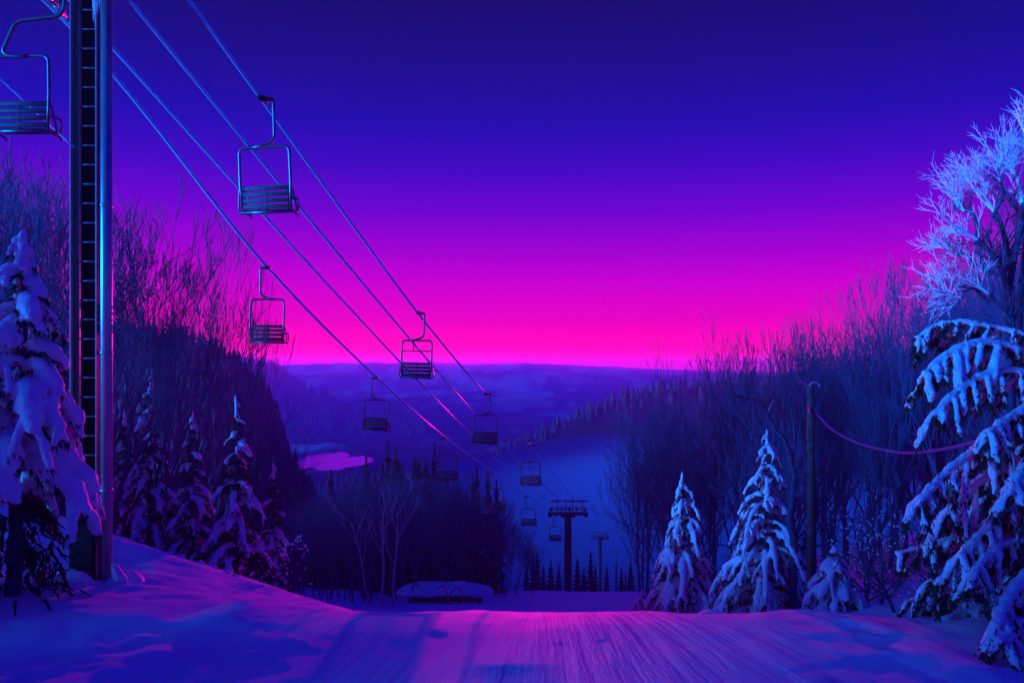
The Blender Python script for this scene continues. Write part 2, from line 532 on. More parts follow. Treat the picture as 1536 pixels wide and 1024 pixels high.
W = 1.61
chair(A3[0], .98, 1, 'largest lift chair in full view, hanging high against the blue sky')
chair(A3[1], 52 * 34.3 / 1200 / W, 1, 'lift chair with a raised safety bar across its frame, seat against the purple plain', bar=True)
chair(A3[2], 40 * 48.2 / 1200 / W, 1, 'lift chair on the highest cable, next below the chair with the safety bar')
chair(A3[3], 33 * 65.3 / 1200 / W, 1, 'small lift chair on the highest cable, the last one before the far tower', bar=True)
chair(D3[0], 60 * 26.4 / 1200 / W, -1, 'slatted lift chair wholly against the pink sky, on the lowest cable')
chair(D3[1], 42 * 37.9 / 1200 / W, -1, 'lift chair on the lowest cable with its seat in front of the dark wooded valley')
chair(D3[2], 35 * 51 / 1200 / W, -1, 'lift chair on the lowest cable just above the tops of the bare grove')
chair(D3[3], 32 * 66 / 1200 / W, -1, 'faint lift chair on the lowest cable, hanging in front of the grove crowns')
chair(D3[4], 24 * 84 / 1200 / W, -1, 'dim small lift chair just above the crossarm of the far tower')
# a chair past the far tower
p10 = d_end2.lerp(t3['d'], .12)
chair(V((p10.x - .6, p10.y, p10.z)), 1.25, -1, 'tiny dim lift chair in the blue mist beside the far tower pole')
# nearest chair, half out of the frame
hm = MB()
s0 = 1.0
s0 = .76
px0 = at(28, 84, 14.0)                        # where its hanger meets its frame
g0 = V((px0.x, 14.0, px0.z + 1.25 * s0))      # frame top lies 1.25 (times its scale) under the origin of the chair
loc = lambda px, py: (at(px, py, 14.0) - g0) / s0
hm.tube(fillet([(chair0_grip - g0) / s0, loc(101, -20), loc(94, 24), loc(24, 32), loc(3, 80), loc(20, 86), loc(44, 84)], .2, 6), .05, 8)
hm.box(loc(103, -150), (.2, .44, .18), bev=.03)
t0_ = chair(g0, s0, 1, 'lift chair nearest the ladder tower, cut off by the edge of the picture', hanger=hm.mesh('hanger', M_PAINT))
t0_.rotation_euler = (0, 0, 0)

# ---- the near tower: open steel channel with ladder rungs, round pipe at its side
tb = at(140, 885, T1D); gz = ground(tb.x, tb.y)
T1 = empty('lift_tower', (tb.x, tb.y, gz - .3), 'tall steel lift tower with ladder rungs standing beside the big snowy spruce', 'lift tower', 'towers of the ski lift')
O = V((tb.x, tb.y, gz - .3))
ht = 8.75 - O.z
X = lambda px: (px - 140) / F * T1D
x0, x1 = X(110.5), X(149)
m = MB(); m.box(((x0 + x1) / 2, .30, ht / 2), (x1 - x0, .05, ht), bev=.006).build('back_plate', M_BLACKSTEEL, T1, False)
m = MB(); m.box((x0 + .012, .06, ht / 2), (.024, .44, ht), bev=.005).build('flange', M_STEEL, T1, False)
m = MB(); m.box((x1 - .012, .08, ht / 2), (.028, .40, ht), bev=.005).build('flange', M_STEEL, T1, False)
m = MB(); xl = X(119); m.box((xl, -.02, ht / 2), (.045, .05, ht - .1), bev=.01).build('ladder_rail', M_RUNG, T1)
rung = MB().tube([(xl, -.02, 0), (x1 - .03, -.02, 0)], .018, 8).mesh('ladder_rung', M_RUNG)
zz = .9
while zz < ht - .2:
    link('ladder_rung', rung, T1, (0, 0, zz)); zz += .408
for zz in (2.2, 5.1, 8.2):
    m = MB(); m.tube([(X(158.5), .02, zz - .035), (X(158.5), .02, zz + .035)], X(158.5 + 9.6) - X(158.5), 24)
    m.box((X(152.5), -.06, zz), (.06, .06, .05), bev=.01); m.build('clamp_band', M_STEEL, T1)
m = MB(); xp = X(158.5); m.tube([(xp, .02, 0), (xp, .02, ht * .5), (xp, .02, ht)], X(158.5 + 8.8) - xp, 24).build('pipe', M_STEEL, T1)
# base shoe: a wider sleeve at the foot
m = MB(); m.box(((x0 + X(146)) / 2, .06, .85), (X(146) - x0 + .03, .5, 1.35), bev=.04).build('base_sleeve', M_BLACKSTEEL, T1, False)
# crossarm and sheaves (above the frame but part of the tower)
za = 8.62 - O.z
m = MB(); m.box((.35, .1, za), (3.7, .30, .28), bev=.03).build('crossarm', M_DARKSTEEL, T1)


def sheave_train(parent, c, ln, r, n, m_wheel=M_STEEL, dy=1.0, dz=-.3):
    fr = MB(); dirv = V((0, dy, dz)).normalized()
    fr.tube([c - dirv * ln / 2, c + dirv * ln / 2], r * .35, 6)
    o = fr.build('sheave_frame', M_DARKSTEEL, parent)
    for i in range(n):
        q = c + dirv * (ln * ((i + .5) / n - .5)) + V((0, 0, 0))
        w = MB(); P = []
        for k in range(21):
            a = 2 * math.pi * k / 20
            P.append(q + V((0, math.cos(a) * r, math.sin(a) * r)))
        w.tube(P, r * .22, 6, cap=False)
        w.tube([q + V((-.05, 0, 0)), q + V((.05, 0, 0))], r * .7, 12)
        w.build('sheave_wheel', m_wheel, o)
    return o


sheave_train(T1, d_sheave - O + V((.02, 0, .18)), 1.3, .17, 3)
sheave_train(T1, a_sheave - O + V((0, 0, .3)), .7, .17, 2)
m = MB(); m.tube(fillet([V((d_sheave.x + .02, T1D, 8.55)) - O, d_sheave - O + V((.02, 0, .2))], .1), .05, 8)
dp = lambda px, py, d=T1D: at(px, py, d) - O
m.tube(fillet([dp(86, -60), dp(91, 8), dp(88, 20), dp(79, 29)], .08, 4), .035, 8)
m.build('sheave_hanger', M_PAINT, T1)
m = MB(); m.tube([V((a_sheave.x, T1D, 8.55)) - O, a_sheave - O + V((0, 0, .3))], .05, 8).build('sheave_hanger', M_PAINT, T1)
rng = random.Random(5)
for px, l0, l1 in ((152, -20, 52), (155, -30, 30), (158, -30, 22), (161, -30, 12), (149, -20, 40)):
    a, b = dp(px, l0), dp(px, l1)
    a.y = b.y = -.24
    MB().tube([a, a.lerp(b, .5), b], [.035, .022, .004], 6).build('icicle', M_ICE, T1)
# snow heaped round its foot
hp = MB(); rng = random.Random(8)
for i in range(16):
    a = rng.random() * 6.28; q = V((tb.x + .15 + .62 * math.cos(a), tb.y - .05 + .5 * math.sin(a), 0)); q.z = ground(q.x, q.y) - .02
    hp.blob(q, .16 + .14 * rng.random(), rng, .3, 2, (1, 1, .8))
for px, py, r in ((176, 862, .12), (181, 871, .14), (170, 878, .16), (160, 884, .14), (172, 850, .09), (186, 880, .1)):
    q = at(px, py, 16.5); hp.blob(q, r, rng, .3, 2, (1, 1, 1.1))
hpm = remeshed(hp, 'snow_heap', M_SNOWBOUGH, .04, 3)
tag(link('snow_heap', hpm), 'lumpy heap of snow round the foot of the ladder tower', 'snow heap')


def far_tower(px, d, top_py, base_z, arm_px, pole_px, label, frame=True):
    top = at(px, top_py, d); r = pole_px / 2 / F * d; aw = arm_px / F * d
    t = empty('lift_tower', (top.x, d, base_z), label, 'lift tower', 'towers of the ski lift')
    h = top.z - base_z; k = aw / 5.75
    MB().tube([(0, 0, 0), (0, 0, h)], [r * 1.08, r * .95], 16).build('pole', M_DARKSTEEL, t)
    m = MB(); m.box((0, 0, h - .2 * k), (aw, .55 * k, .42 * k), bev=.05)
    m.box((0, 0, h - .55 * k), (aw * .35, .4 * k, .35 * k), bev=.05)
    m.build('crossarm', M_DARKSTEEL, t)
    for s in (-1, 1):
        b = MB(); b.box((s * aw * .45, -.1, h - .48 * k), (.42 * k, .5 * k, .36 * k), bev=.08, rot=Matrix.Rotation(s * .35, 3, 'Y')).build('arm_bracket', M_DARKSTEEL, t)
        sheave_train(t, V((s * aw * .43, 0, h + .35 * k)), 2.6 * k, .22 * k, 4, M_DARKSTEEL)
    if frame:
        m = MB()
        for u in (-.27, -.06, .12, .36): m.box((u * aw, 0, h + .8 * k), (.13 * k, .13 * k, 1.55 * k))
        m.box((.03 * aw, 0, h + 1.62 * k), (aw * .92, .2 * k, .2 * k), bev=.03)
        m.box((0, 0, h + .75 * k), (aw * .86, .07 * k, .07 * k))
        m.box((0, 0, h + .45 * k), (aw * .94, .6 * k, .06 * k))
        for u in (-.42, -.16, .04, .22): m.box((u * aw, .05, h + .45 * k), (.3 * k, .3 * k, .5 * k), bev=.05)
        m.build('work_frame', M_DARKSTEEL, t)
    return t


g2 = ground(at(852, 0, T2D).x, T2D)
far_tower(852, T2D, 768, g2 - 1, 60, 11, 'dark lift tower on a thick pole with railed work frame over its crossarm')
far_tower(900, T3D, 806, ground(at(900, 0, T3D).x, T3D) - 1, 27, 5, 'thinner lift tower next down the line from the tower with the work frame')
far_tower(925, T4D, 828, ground(at(925, 0, T4D).x, T4D) - 1, 20, 2.6, 'faintest and smallest lift tower, far down in the blue mist')
for px, py, lab in ((924, 848, 'thin dark marker pole beside the smallest lift tower'), (938, 862, 'short thin marker pole close to the snowy branches at the run edge')):
    q = at(px, py, 150); gz_ = ground(q.x, q.y) - .5
    mb = MB(); mb.tube([(0, 0, 0), (0, 0, q.z - gz_)], .14, 8); mb.box((0, 0, q.z - gz_ + .1), (.3, .3, .2), bev=.05)
    tag(mb.build('marker_pole', M_DARKSTEEL, loc=(q.x, q.y, gz_)), lab, 'pole')


# ------------------------------------------------------------------ bare trees
def bare_tree(seed, h, levels=3, kids=(9, 6, 5, 3), r0=None, up=.35, spread=.75, lean=0., rmin=.011, fork=.28, wob_=.16):
    rng = random.Random(seed)
    trunk, twigs, tips = MB(), MB(), []
    r0 = r0 or h * .017

    def grow(p, d, ln, r, lev):
        ns = 7 if lev == 0 else (5 if lev == 1 else (4 if lev == 2 else 3))
        pts, rad, dirs = [p.copy()], [r], [d.copy()]
        for i in range(ns):
            d = (d + V((rng.gauss(0, 1), rng.gauss(0, 1), rng.gauss(0, .6))) * (wob_ * (.5 if lev == 0 else 1)) + V((0, 0, up * (.12 if lev == 0 else .3)))).normalized()
            p = p + d * ln / ns
            pts.append(p.copy()); dirs.append(d.copy())
            rad.append(max(rmin * .7, r * (1 - (.72 if lev == 0 else .7) * (i + 1) / ns)))
        (trunk if lev < 2 else twigs).tube(pts, rad, 8 if lev == 0 else (5 if lev == 1 else 3), cap=False)
        if lev >= levels:
            tips.append((pts[-1], dirs[-1])); return
        nk = kids[lev]; az = rng.random() * 6.28
        for k in range(nk):
            t = (fork if lev == 0 else .2) + (1 - (fork if lev == 0 else .2)) * (k + rng.random() * .8) / nk
            t = min(t, .99)
            i = min(ns - 1, int(t * ns)); u = t * ns - i
            q = pts[i].lerp(pts[i + 1], u); dd = dirs[i]
            az += 2.4 + rng.gauss(0, .4)
            o = dd.orthogonal().normalized(); o = Quaternion(dd, az) @ o
            an = spread * (.75 + .5 * rng.random())
            nd = (dd * math.cos(an) + o * math.sin(an)).normalized()
            rr = rad[i] * (.42 + .15 * rng.random())
            grow(q, nd, ln * (.62 - .25 * t if lev == 0 else .62 - .2 * t) * (.8 + .4 * rng.random()), max(rr, rmin), lev + 1)

    grow(V((0, 0, -.3)), V((lean, 0, 1)).normalized(), h * .93, r0, 0)
    return trunk, twigs, tips


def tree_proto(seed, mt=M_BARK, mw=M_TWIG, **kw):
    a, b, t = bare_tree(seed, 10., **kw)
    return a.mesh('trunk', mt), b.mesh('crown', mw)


PROT = [tree_proto(100 + i, kids=(11, 8, 6, 4), up=.62, spread=.5, rmin=.013, r0=.12, wob_=.10) for i in range(6)]
PROTB = [tree_proto(200 + i, kids=(11, 8, 6, 4), up=.45, spread=.68, rmin=.014, r0=.14, fork=.2, wob_=.11) for i in range(4)]
TH = {}
for me_pair in PROT + PROTB:
    zs = [v.co.z for v in me_pair[1].vertices]
    TH[me_pair[0].name] = max(zs)


def put_tree(pair, x, y, top_z, label, group, rz, thick=1.0, name='bare_tree', minh=3.):
    gz_ = ground(x, y)
    s = max(minh, top_z - gz_) / TH[pair[0].name]
    t = empty(name, (x, y, gz_), label, 'tree', group, rz)
    t.scale = (s * thick, s * thick, s)
    link('trunk', pair[0], t); link('crown', pair[1], t)
    return t


def fork_tree(seed, h, depth=7, r0=.17, ang=.42, trunk_f=.3, lean=0., rmin=.016, ratio=.76):
    """a tree whose limbs fork again and again, upswept, like a beech in winter"""
    rng = random.Random(seed); tk, tw, tag_ = MB(), MB(), []
    L0 = h * trunk_f

    def grow(p, d, ln, r, lev):
        pts, rad = [p.copy()], [r]
        ns = 5 if lev == 0 else 4
        bend = V((rng.gauss(0, 1), rng.gauss(0, 1), 0)) * .11
        for i in range(ns):
            d = (d + bend + V((rng.gauss(0, 1), rng.gauss(0, 1), rng.gauss(0, .5))) * .075 + V((0, 0, .05 + .02 * lev))).normalized()
            p = p + d * ln / ns; pts.append(p.copy()); rad.append(max(rmin * .8, r * (1 - .34 * (i + 1) / ns)))
        if lev >= depth: rad[-1] = rmin * .4
        m = tk if lev < 3 else tw
        f0 = len(m.f); m.tube(pts, rad, 8 if lev < 2 else (5 if lev < 4 else 3), cap=False)
        if m is tw: tag_.append((f0, len(m.f), lev, pts[1]))
        if lev >= depth: return
        k = 3 if lev == 0 or rng.random() < .22 else 2
        az = rng.random() * 6.28
        for j in range(k):
            o = d.orthogonal().normalized(); o = Quaternion(d, az + j * 6.28 / k + rng.gauss(0, .3)) @ o
            an = ang * rng.uniform(.55, 1.35)
            grow(p, (d * math.cos(an) + o * math.sin(an)).normalized(), ln * (ratio if lev else 1.25 * ratio) * rng.uniform(.75, 1.15), max(rmin, rad[-1] * rng.uniform(.62, .85)), lev + 1)
        if lev in (1, 2, 3) and rng.random() < .8:      # a side shoot
            o = Quaternion(d, rng.random() * 6.28) @ d.orthogonal().normalized()
            grow(pts[2], (d * .6 + o * .8).normalized(), ln * .55, max(rmin, r * .35), min(depth, lev + 3))

    grow(V((0, 0, -.2)), V((lean, 0, 1)).normalized(), L0, r0, 0)
    return tk, tw, tag_


FK = []
for i in range(5):
    a_, b_, _t = fork_tree(500 + i, 10., lean=(-.06, .05, 0, .1, -.1)[i])
    FK.append((a_.mesh('trunk', M_BARK), b_.mesh('crown', M_TWIG)))
    TH[FK[-1][0].name] = max(v.z for v in b_.v)

# the wood on the right-hand slope, behind the snowy spruces
rng = random.Random(11)
outline = [(905, 668), (935, 632), (960, 604), (1000, 584), (1040, 568), (1075, 552), (1090, 505), (1120, 488), (1150, 500), (1180, 455), (1215, 470), (1240, 455), (1275, 468), (1300, 462), (1330, 425), (1365, 405), (1400, 380), (1450, 330), (1500, 300), (1560, 290)]
ox = [p[0] for p in outline]; oy = [p[1] for p in outline]
n_ = 0
for row, (d0, d1, drop, num) in enumerate(((64, 84, 0, 20), (46, 62, 12, 17), (33, 44, 55, 12))):
    for i in range(num):
        px = 945 + (1600 - 945) * (i + rng.uniform(.1, .9)) / num
        if row == 2: px = 1050 + (1600 - 1050) * (i + rng.uniform(.1, .9)) / num
        d = rng.uniform(d0, d1)
        py = float(np.interp(px, ox, oy)) + drop * rng.uniform(.3, 1.2) + rng.uniform(-6, 16)
        q = at(px, py, d)
        pair = FK[rng.randrange(5)] if rng.random() < (.85, .75, .45)[row] and px > 1010 else (PROT if rng.random() < .6 else PROTB)[rng.randrange(4)]
        put_tree(pair, q.x, q.y, q.z, 'leafless tree standing in the dense wood that rises behind the frosted spruces',
                 'bare trees of the wood behind the frosted spruces', rng.random() * 6.28, rng.uniform(.8, 1.05) * (.62 if pair in FK else .85))
for i in range(26):
    px = 965 + (1620 - 965) * (i + rng.uniform(.1, .9)) / 26
    d = rng.uniform(60, 92)
    q = at(px, float(np.interp(px, ox, oy)) + rng.uniform(8, 40), d)
    put_tree((PROT if rng.random() < .5 else PROTB)[rng.randrange(4)], q.x, q.y, q.z, 'leafless tree standing in the dense wood that rises behind the frosted spruces', 'bare trees of the wood behind the frosted spruces', rng.random() * 6.28, rng.uniform(.9, 1.2))
# lone dark trees rising above the edge of that wood
for px, py, d, lab, k in ((1092, 498, 47, 'slim leafless tree with a leaning fork, first to stand clear above the wood edge', 0), (1180, 452, 44, 'tall slender leafless tree showing straight trunk against the pink glow above the wire post', 2), (1236, 455, 46, 'leafless tree with upswept crown against the pink glow beyond the wire post', 3)):
    q = at(px, py, d); put_tree(FK[k], q.x, q.y, q.z, lab, 'bare trees of the wood behind the frosted spruces', k * 1.3, .5)
# wide round bare tree at the edge of the run
q = at(1008, 580, 42); put_tree(PROTB[1], q.x, q.y, q.z, 'broad round-crowned leafless tree behind the smaller snowy spruce', 'bare trees of the wood behind the frosted spruces', 1., 1.0)

# trees on the left-hand slope behind the near tower
outl = [(-60, 170), (0, 195), (60, 205), (108, 230), (175, 262), (215, 300), (255, 360), (300, 395), (335, 440), (365, 520), (400, 560)]
ox = [p[0] for p in outl]; oy = [p[1] for p in outl]
for row, (d0, d1, drop, num, pa, pb) in enumerate(((34, 46, 0, 13, -60, 315), (27, 33, 40, 10, -120, 330), (22, 26, 60, 7, -160, 108))):
    for i in range(num):
        px = pa + (pb - pa) * (i + rng.uniform(.1, .9)) / num
        d = rng.uniform(d0, d1)
        py = float(np.interp(px, ox, oy)) + drop * rng.uniform(.2, 1.2) + rng.uniform(-8, 14)
        q = at(px, py, d)
        pair = FK[rng.randrange(5)] if rng.random() < (.9, .75, .5)[row] else (PROT if rng.random() < .5 else PROTB)[rng.randrange(4)]
        put_tree(pair, q.x, q.y, q.z, 'dark leafless tree crowding the bank behind the ladder tower', 'bare trees on the bank behind the ladder tower', rng.random() * 6.28, rng.uniform(.85, 1.15) * (.45 if px > 195 else (.72 if pair in FK else 1)))

for px, py, d, k, lab in ((378, 566, 38, 0, 'round-headed leafless tree at the far end of the bank, twigs reaching toward the pale clearing'), (404, 628, 41, 2, 'smaller leafless tree at the foot of the bank, below the edge of the wooded hill')):
    q = at(px, py, d); put_tree(PROTB[k], q.x, q.y, q.z, lab, 'bare trees on the bank behind the ladder tower', k + .7, .8)

# the grove at the foot of the run
GP = [tree_proto(300 + i, kids=(8, 6, 5, 3), up=.5, spread=.55, rmin=.02, r0=.11, fork=.35) for i in range(4)]
for p in GP: TH[p[0].name] = max(v.co.z for v in p[1].vertices)
gl = [(420, 760), (480, 730), (520, 712), (560, 700), (640, 695), (700, 712), (740, 740), (790, 790), (830, 830)]
ox = [p[0] for p in gl]; oy = [p[1] for p in gl]
for row, (d0, d1, num) in enumerate(((76, 84, 20), (86, 97, 24), (98, 112, 16))):
    for i in range(num):
        px = 405 + (805 - 405) * (i + rng.uniform(.05, .95)) / num
        d = rng.uniform(d0, d1)
        if px > 700: d += 12
        py = float(np.interp(px, ox, oy)) + rng.uniform(-6, 22)
        q = at(px, py, d)
        put_tree(GP[rng.randrange(4)], q.x, q.y, q.z, 'slender leafless tree packed into the dark grove behind the snow-roofed shelter', 'bare trees of the grove', rng.random() * 6.28, rng.uniform(.75, 1.1))

for i in range(22):
    px = rng.uniform(425, 770); d = rng.uniform(78, 96) + (10 if px > 700 else 0)
    q = at(px, float(np.interp(px, ox, oy)) + rng.uniform(0, 26), d)
    put_tree(FK[rng.randrange(5)], q.x, q.y, q.z, 'slender leafless tree packed into the dark grove behind the snow-roofed shelter', 'bare trees of the grove', rng.random() * 6.28, rng.uniform(.5, .7))

# pale trunks at the front of the grove, pink light put into their bark colour
BP = [bare_tree(k, 10., levels=2, kids=(5, 4), up=.35, spread=.5, r0=.15, rmin=.03, fork=.45, lean=l) for k, l in ((41, -.02), (44, .16), (47, -.22))]
for (a, b, _), px, d, py, lab, rz in ((BP[0], 574, 72, 735, 'pale upright birch trunk glowing pink, between the leaning birches', .4), (BP[1], 588, 70, 742, 'pale birch leaning toward the shelter, pink along its trunk', 0.), (BP[2], 556, 73, 760, 'pale birch leaning away from the shelter with crooked purple stem', 0.)):
    q = at(px, py, d); gz_ = ground(q.x, d); s = (q.z - gz_) / 10.5
    t = empty('birch_tree', (q.x, d, gz_), lab, 'tree', 'pale birches before the grove', rz, s)
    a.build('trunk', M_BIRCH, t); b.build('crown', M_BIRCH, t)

# frosted tree
DF = 23.
q = at(1510, 0, DF); gz_ = ground(q.x, q.y)
t = empty('frosted_tree', (q.x, q.y, gz_), 'tall leafless tree whose outer twigs are white with frost, towering over the snowy boughs', 'tree')
o = V((q.x, DF, gz_)); rng = random.Random(12)
tk, dk, fr = MB(), MB(), MB()
tk.tube(spline([V((0, 0, -.3))] + [at(a_, b_, DF) - o for a_, b_ in ((1512, 640), (1512, 540), (1514, 462), (1516, 430))], 4), [.23 - .0068 * k for k in range(17)], 8, cap=False)
tk.tube(spline([V((.45, .4, -.3))] + [at(a_, b_, DF + .6) - o for a_, b_ in ((1534, 640), (1527, 540), (1530, 440), (1541, 350), (1545, 260), (1538, 190))], 4), [.18 - .0063 * k for k in range(25)], 8, cap=False)
SH = lambda L: tuple((a_ + 26 + (8 if i_ else 0), b_ + (30 if b_ < 300 else 12)) for i_, (a_, b_) in enumerate(L))
LIMBS = [
    (((1488, 445), (1468, 392), (1438, 352), (1402, 330), (1376, 292)), -1.2, .10), (((1488, 440), (1478, 372), (1462, 312), (1438, 268), (1416, 236)), .8, .10),
    (((1487, 418), (1492, 350), (1500, 285), (1488, 228), (1450, 200)), -.6, .10), (((1490, 370), (1512, 292), (1520, 228), (1508, 184), (1494, 148)), .3, .09),
    (((1498, 560), (1490, 490), (1456, 436), (1418, 408), (1366, 388)), -1.0, .08), (((1530, 450), (1512, 390), (1506, 330), (1526, 268), (1534, 200)), 1.0, .08),
    (((1534, 430), (1568, 372), (1590, 300), (1600, 220)), .2, .10), (((1472, 402), (1430, 384), (1400, 366), (1380, 352)), .9, .06),
    (((1462, 315), (1470, 262), (1464, 228), (1478, 196)), -1.4, .06), (((1440, 352), (1428, 312), (1404, 282), (1396, 256)), 1.3, .06),
    (((1545, 260), (1526, 214), (1520, 168), (1528, 132)), .4, .06), (((1490, 470), (1528, 420), (1560, 360), (1566, 290)), -1.2, .07),
    (((1452, 436), (1424, 420), (1400, 432), (1382, 424)), -.9, .05), (((1500, 290), (1474, 258), (1440, 246), (1426, 226)), 1.5, .05)]


def twig(p, d, L, r, lev, frosty):
    pts, rad = [p.copy()], [r]
    for k in range(3):
        d = (d + V((rng.gauss(0, .16), rng.gauss(0, .16), rng.gauss(.06, .12)))).normalized()
        p = p + d * L / 3; pts.append(p.copy()); rad.append(r * (1 - .22 * (k + 1)))
    (fr if frosty else dk).tube(pts, rad, 4 if lev == 0 else 3, cap=False)
    if lev < 2:
        for k in range(4 if lev == 0 else 3):
            o_ = Quaternion(d, rng.random() * 6.28) @ d.orthogonal().normalized()
            u = rng.uniform(.3, 1) * 3; i_ = min(2, int(u))
            twig(pts[i_].lerp(pts[i_ + 1], u - i_), (d * .85 + o_ * .5).normalized(), L * rng.uniform(.45, .75), r * .68, lev + 1, frosty)


for pts, dy, r in LIMBS:
    pts = SH(pts)
    n_ = len(pts) - 1
    P_ = spline([at(a_, b_, DF + dy * k / n_) - o for k, (a_, b_) in enumerate(pts)], 5); m_ = len(P_) - 1
    cut = int(m_ * .55)
    rad = [r * (1 - .8 * k / m_) for k in range(m_ + 1)]
    tk.tube(P_[:cut + 1], rad[:cut + 1], 6, cap=False); fr.tube(P_[cut:], rad[cut:], 5, cap=False)
    for k in range(20):
        u = rng.uniform(.12, 1.) * m_; i_ = min(m_ - 1, int(u)); p = P_[i_].lerp(P_[i_ + 1], u - i_)
        tg = (P_[i_ + 1] - P_[i_]).normalized()
        o_ = Quaternion(tg, rng.random() * 6.28) @ tg.orthogonal().normalized()
        d = (tg * .7 + o_ * .65 + V((0, 0, .35))).normalized()
        fz = u > .5 * m_
        twig(p, d, rng.uniform(.4, .85), max(.017, rad[i_] * .38), 0, fz)
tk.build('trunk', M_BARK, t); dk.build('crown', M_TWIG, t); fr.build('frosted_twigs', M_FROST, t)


# ------------------------------------------------------------------ snow-laden conifers
def bough(sn, nd, path, r, rng, fingers=6, flen=.5, fr=.55, needles=26, nlen=.22, snow=True, droop=1.0, sub=0):
    """one bough: a lumpy pad of snow along PATH with drooping fingers, dark needles hanging below it"""
    P = spline(path, 5); n = len(P) - 1
    seed = rng.random() * 99
    rad = []
    for i, p in enumerate(P):
        t = i / n
        k = (.45 + .75 * math.sin(math.pi * min(1, .12 + .72 * t))) * (1 + .35 * noise.noise(p * 5 + V((seed, 0, 0))))
        rad.append(r * k * (1 if t < .93 else .75))
    if snow: sn.tube(P, rad, 8, flat=.82)
    paths = [(P, rad)]
    for k in range(fingers):
        t = .2 + .8 * (k + rng.random() * .6) / fingers
        i = min(n - 1, int(t * n)); p = P[i].lerp(P[i + 1], min(1, t * n - i))
        tg = (P[i + 1] - P[max(0, i - 1)]).normalized()
        side = V((-tg.y, tg.x, 0)); side = side.normalized() if side.length > .01 else V((1, 0, 0))
        s = 1 if k % 2 else -1
        d = (tg * .8 + side * s * rng.uniform(.4, 1.1) + V((0, 0, -.2))).normalized()
        L = flen * rng.choice((.45, .7, .9, 1.1, 1.3)) * rng.uniform(.8, 1.2) * (1.05 - .35 * t)
        fp = [p + d * L * u + V((0, 0, -droop * L * .85 * u * u)) for u in (0, .3, .6, .85, 1)]
        rr = r * fr * rng.uniform(.55, 1.35)
        fr_ = [rr * .7, rr * rng.uniform(.75, 1.), rr * rng.uniform(.9, 1.2), rr * .95, rr * .5]
        if snow: sn.tube(fp, fr_, 7, flat=.9)
        paths.append((fp, fr_))
        for m in range(sub):
            q = fp[2 + m % 2]; e = (d + side * rng.uniform(-.9, .9) + V((0, 0, -rng.uniform(.4, 1.2)))).normalized()
            l2 = L * rng.uniform(.35, .6); r2 = rr * rng.uniform(.6, .85)
            gp = [q, q + e * l2 * .5, q + e * l2 + V((0, 0, -.2 * l2))]
            if snow: sn.tube(gp, [r2 * .8, r2, r2 * .55], 6)
            paths.append((gp, [r2] * 3))
    for pp, rr in paths:
        m = len(pp) - 1
        cnt = needles if pp is P else max(3, needles // 3)
        for k in range(cnt):
            u = rng.random() * m; i = min(m - 1, int(u)); p = pp[i].lerp(pp[i + 1], u - i)
            tg = (pp[i + 1] - pp[i]).normalized()
            base = p + V((0, 0, -rr[i] * .5))
            d = tg * rng.uniform(.0, .5) + V((rng.gauss(0, .45), rng.gauss(0, .45), -rng.uniform(.5, 1.2)))
            if rng.random() < .12: d.z = abs(d.z) * .5
            nd.spike(base, base + d.normalized() * (nlen * rng.uniform(.5, 1.1) + rr[i] * .6), .012 + nlen * .05)


def conifer(seed, h, R, whorls, per=6, r=.11, fingers=6, flen=.5, voxel=.05, skip_low=.06, droopy=.55, snowy=1.0, lean=(0, 0), pw=.85, needles=26, snow_from=0., sub=0, nl=1.):
    rng = random.Random(seed); random.seed(seed)
    sn, nd, tk = MB(), MB(), MB()
    ax = lambda z: V((lean[0] * z / h + .05 * math.sin(z * 2), lean[1] * z / h, z))
    tk.tube([ax(z * h / 8) for z in range(0, 9)], [max(.02, h * .022 * (1 - z / 8.3)) for z in range(0, 9)], 8)
    az = rng.random() * 6.28
    for w in range(whorls):
        t = w / (whorls - 1)
        z = h * (skip_low + (0.96 - skip_low) * t)
        rad = R * (1 - t) ** pw + .10 * R
        nb = max(3, round(per * (1 - .45 * t)))
        for k in range(nb):
            az += 2 * math.pi / nb + rng.gauss(0, .25)
            L = rad * rng.uniform(.75, 1.12) * (1 if t >= snow_from - .1 else .5)
            d = V((math.cos(az), math.sin(az), 0))
            z0 = ax(z + rng.uniform(-.04, .04) * h)
            path = [z0, z0 + d * L * .35 + V((0, 0, .05 * L)), z0 + d * L * .72 + V((0, 0, -droopy * .32 * L)), z0 + d * L + V((0, 0, -droopy * L))]
            rr = r * (.5 + .6 * (L / R)) * rng.uniform(.85, 1.15)
            bough(sn, nd, path, rr, rng, max(2, round(fingers * (.35 + .65 * L / R))), flen * (.35 + .65 * L / R), needles=round(needles * (.3 + .7 * L / R)), nlen=nl * (.16 + .12 * L / R), sub=sub, snow=rng.random() < snowy and t >= snow_from - .1)
        az += .7
    top = ax(h)
    sn.tube([ax(h * .9), ax(h * .96), top, top + V((.02, 0, h * .03))], [r * .7, r * .62, r * .5, r * .25], 7)
    # inner dark mass so that no daylight shows right through the middle
    for k in range(int(260 * whorls / 12)):
        t = rng.random() ** 1.3; z = h * t * .9 + .1
        rad = R * (1 - t) ** pw * rng.uniform(.1, .75); an = rng.random() * 6.28
        p = ax(z) + V((math.cos(an) * rad, math.sin(an) * rad, 0))
        d = V((math.cos(an) * .8, math.sin(an) * .8, -rng.uniform(.2, 1.0)))
        nd.spike(p, p + d * (.18 + .14 * R * (1 - t)), .03)
    return remeshed(sn, 'snow', M_SNOWBOUGH, voxel, 3), nd.mesh('needles', M_NEEDLE, False), tk.mesh('trunk', M_BARK)


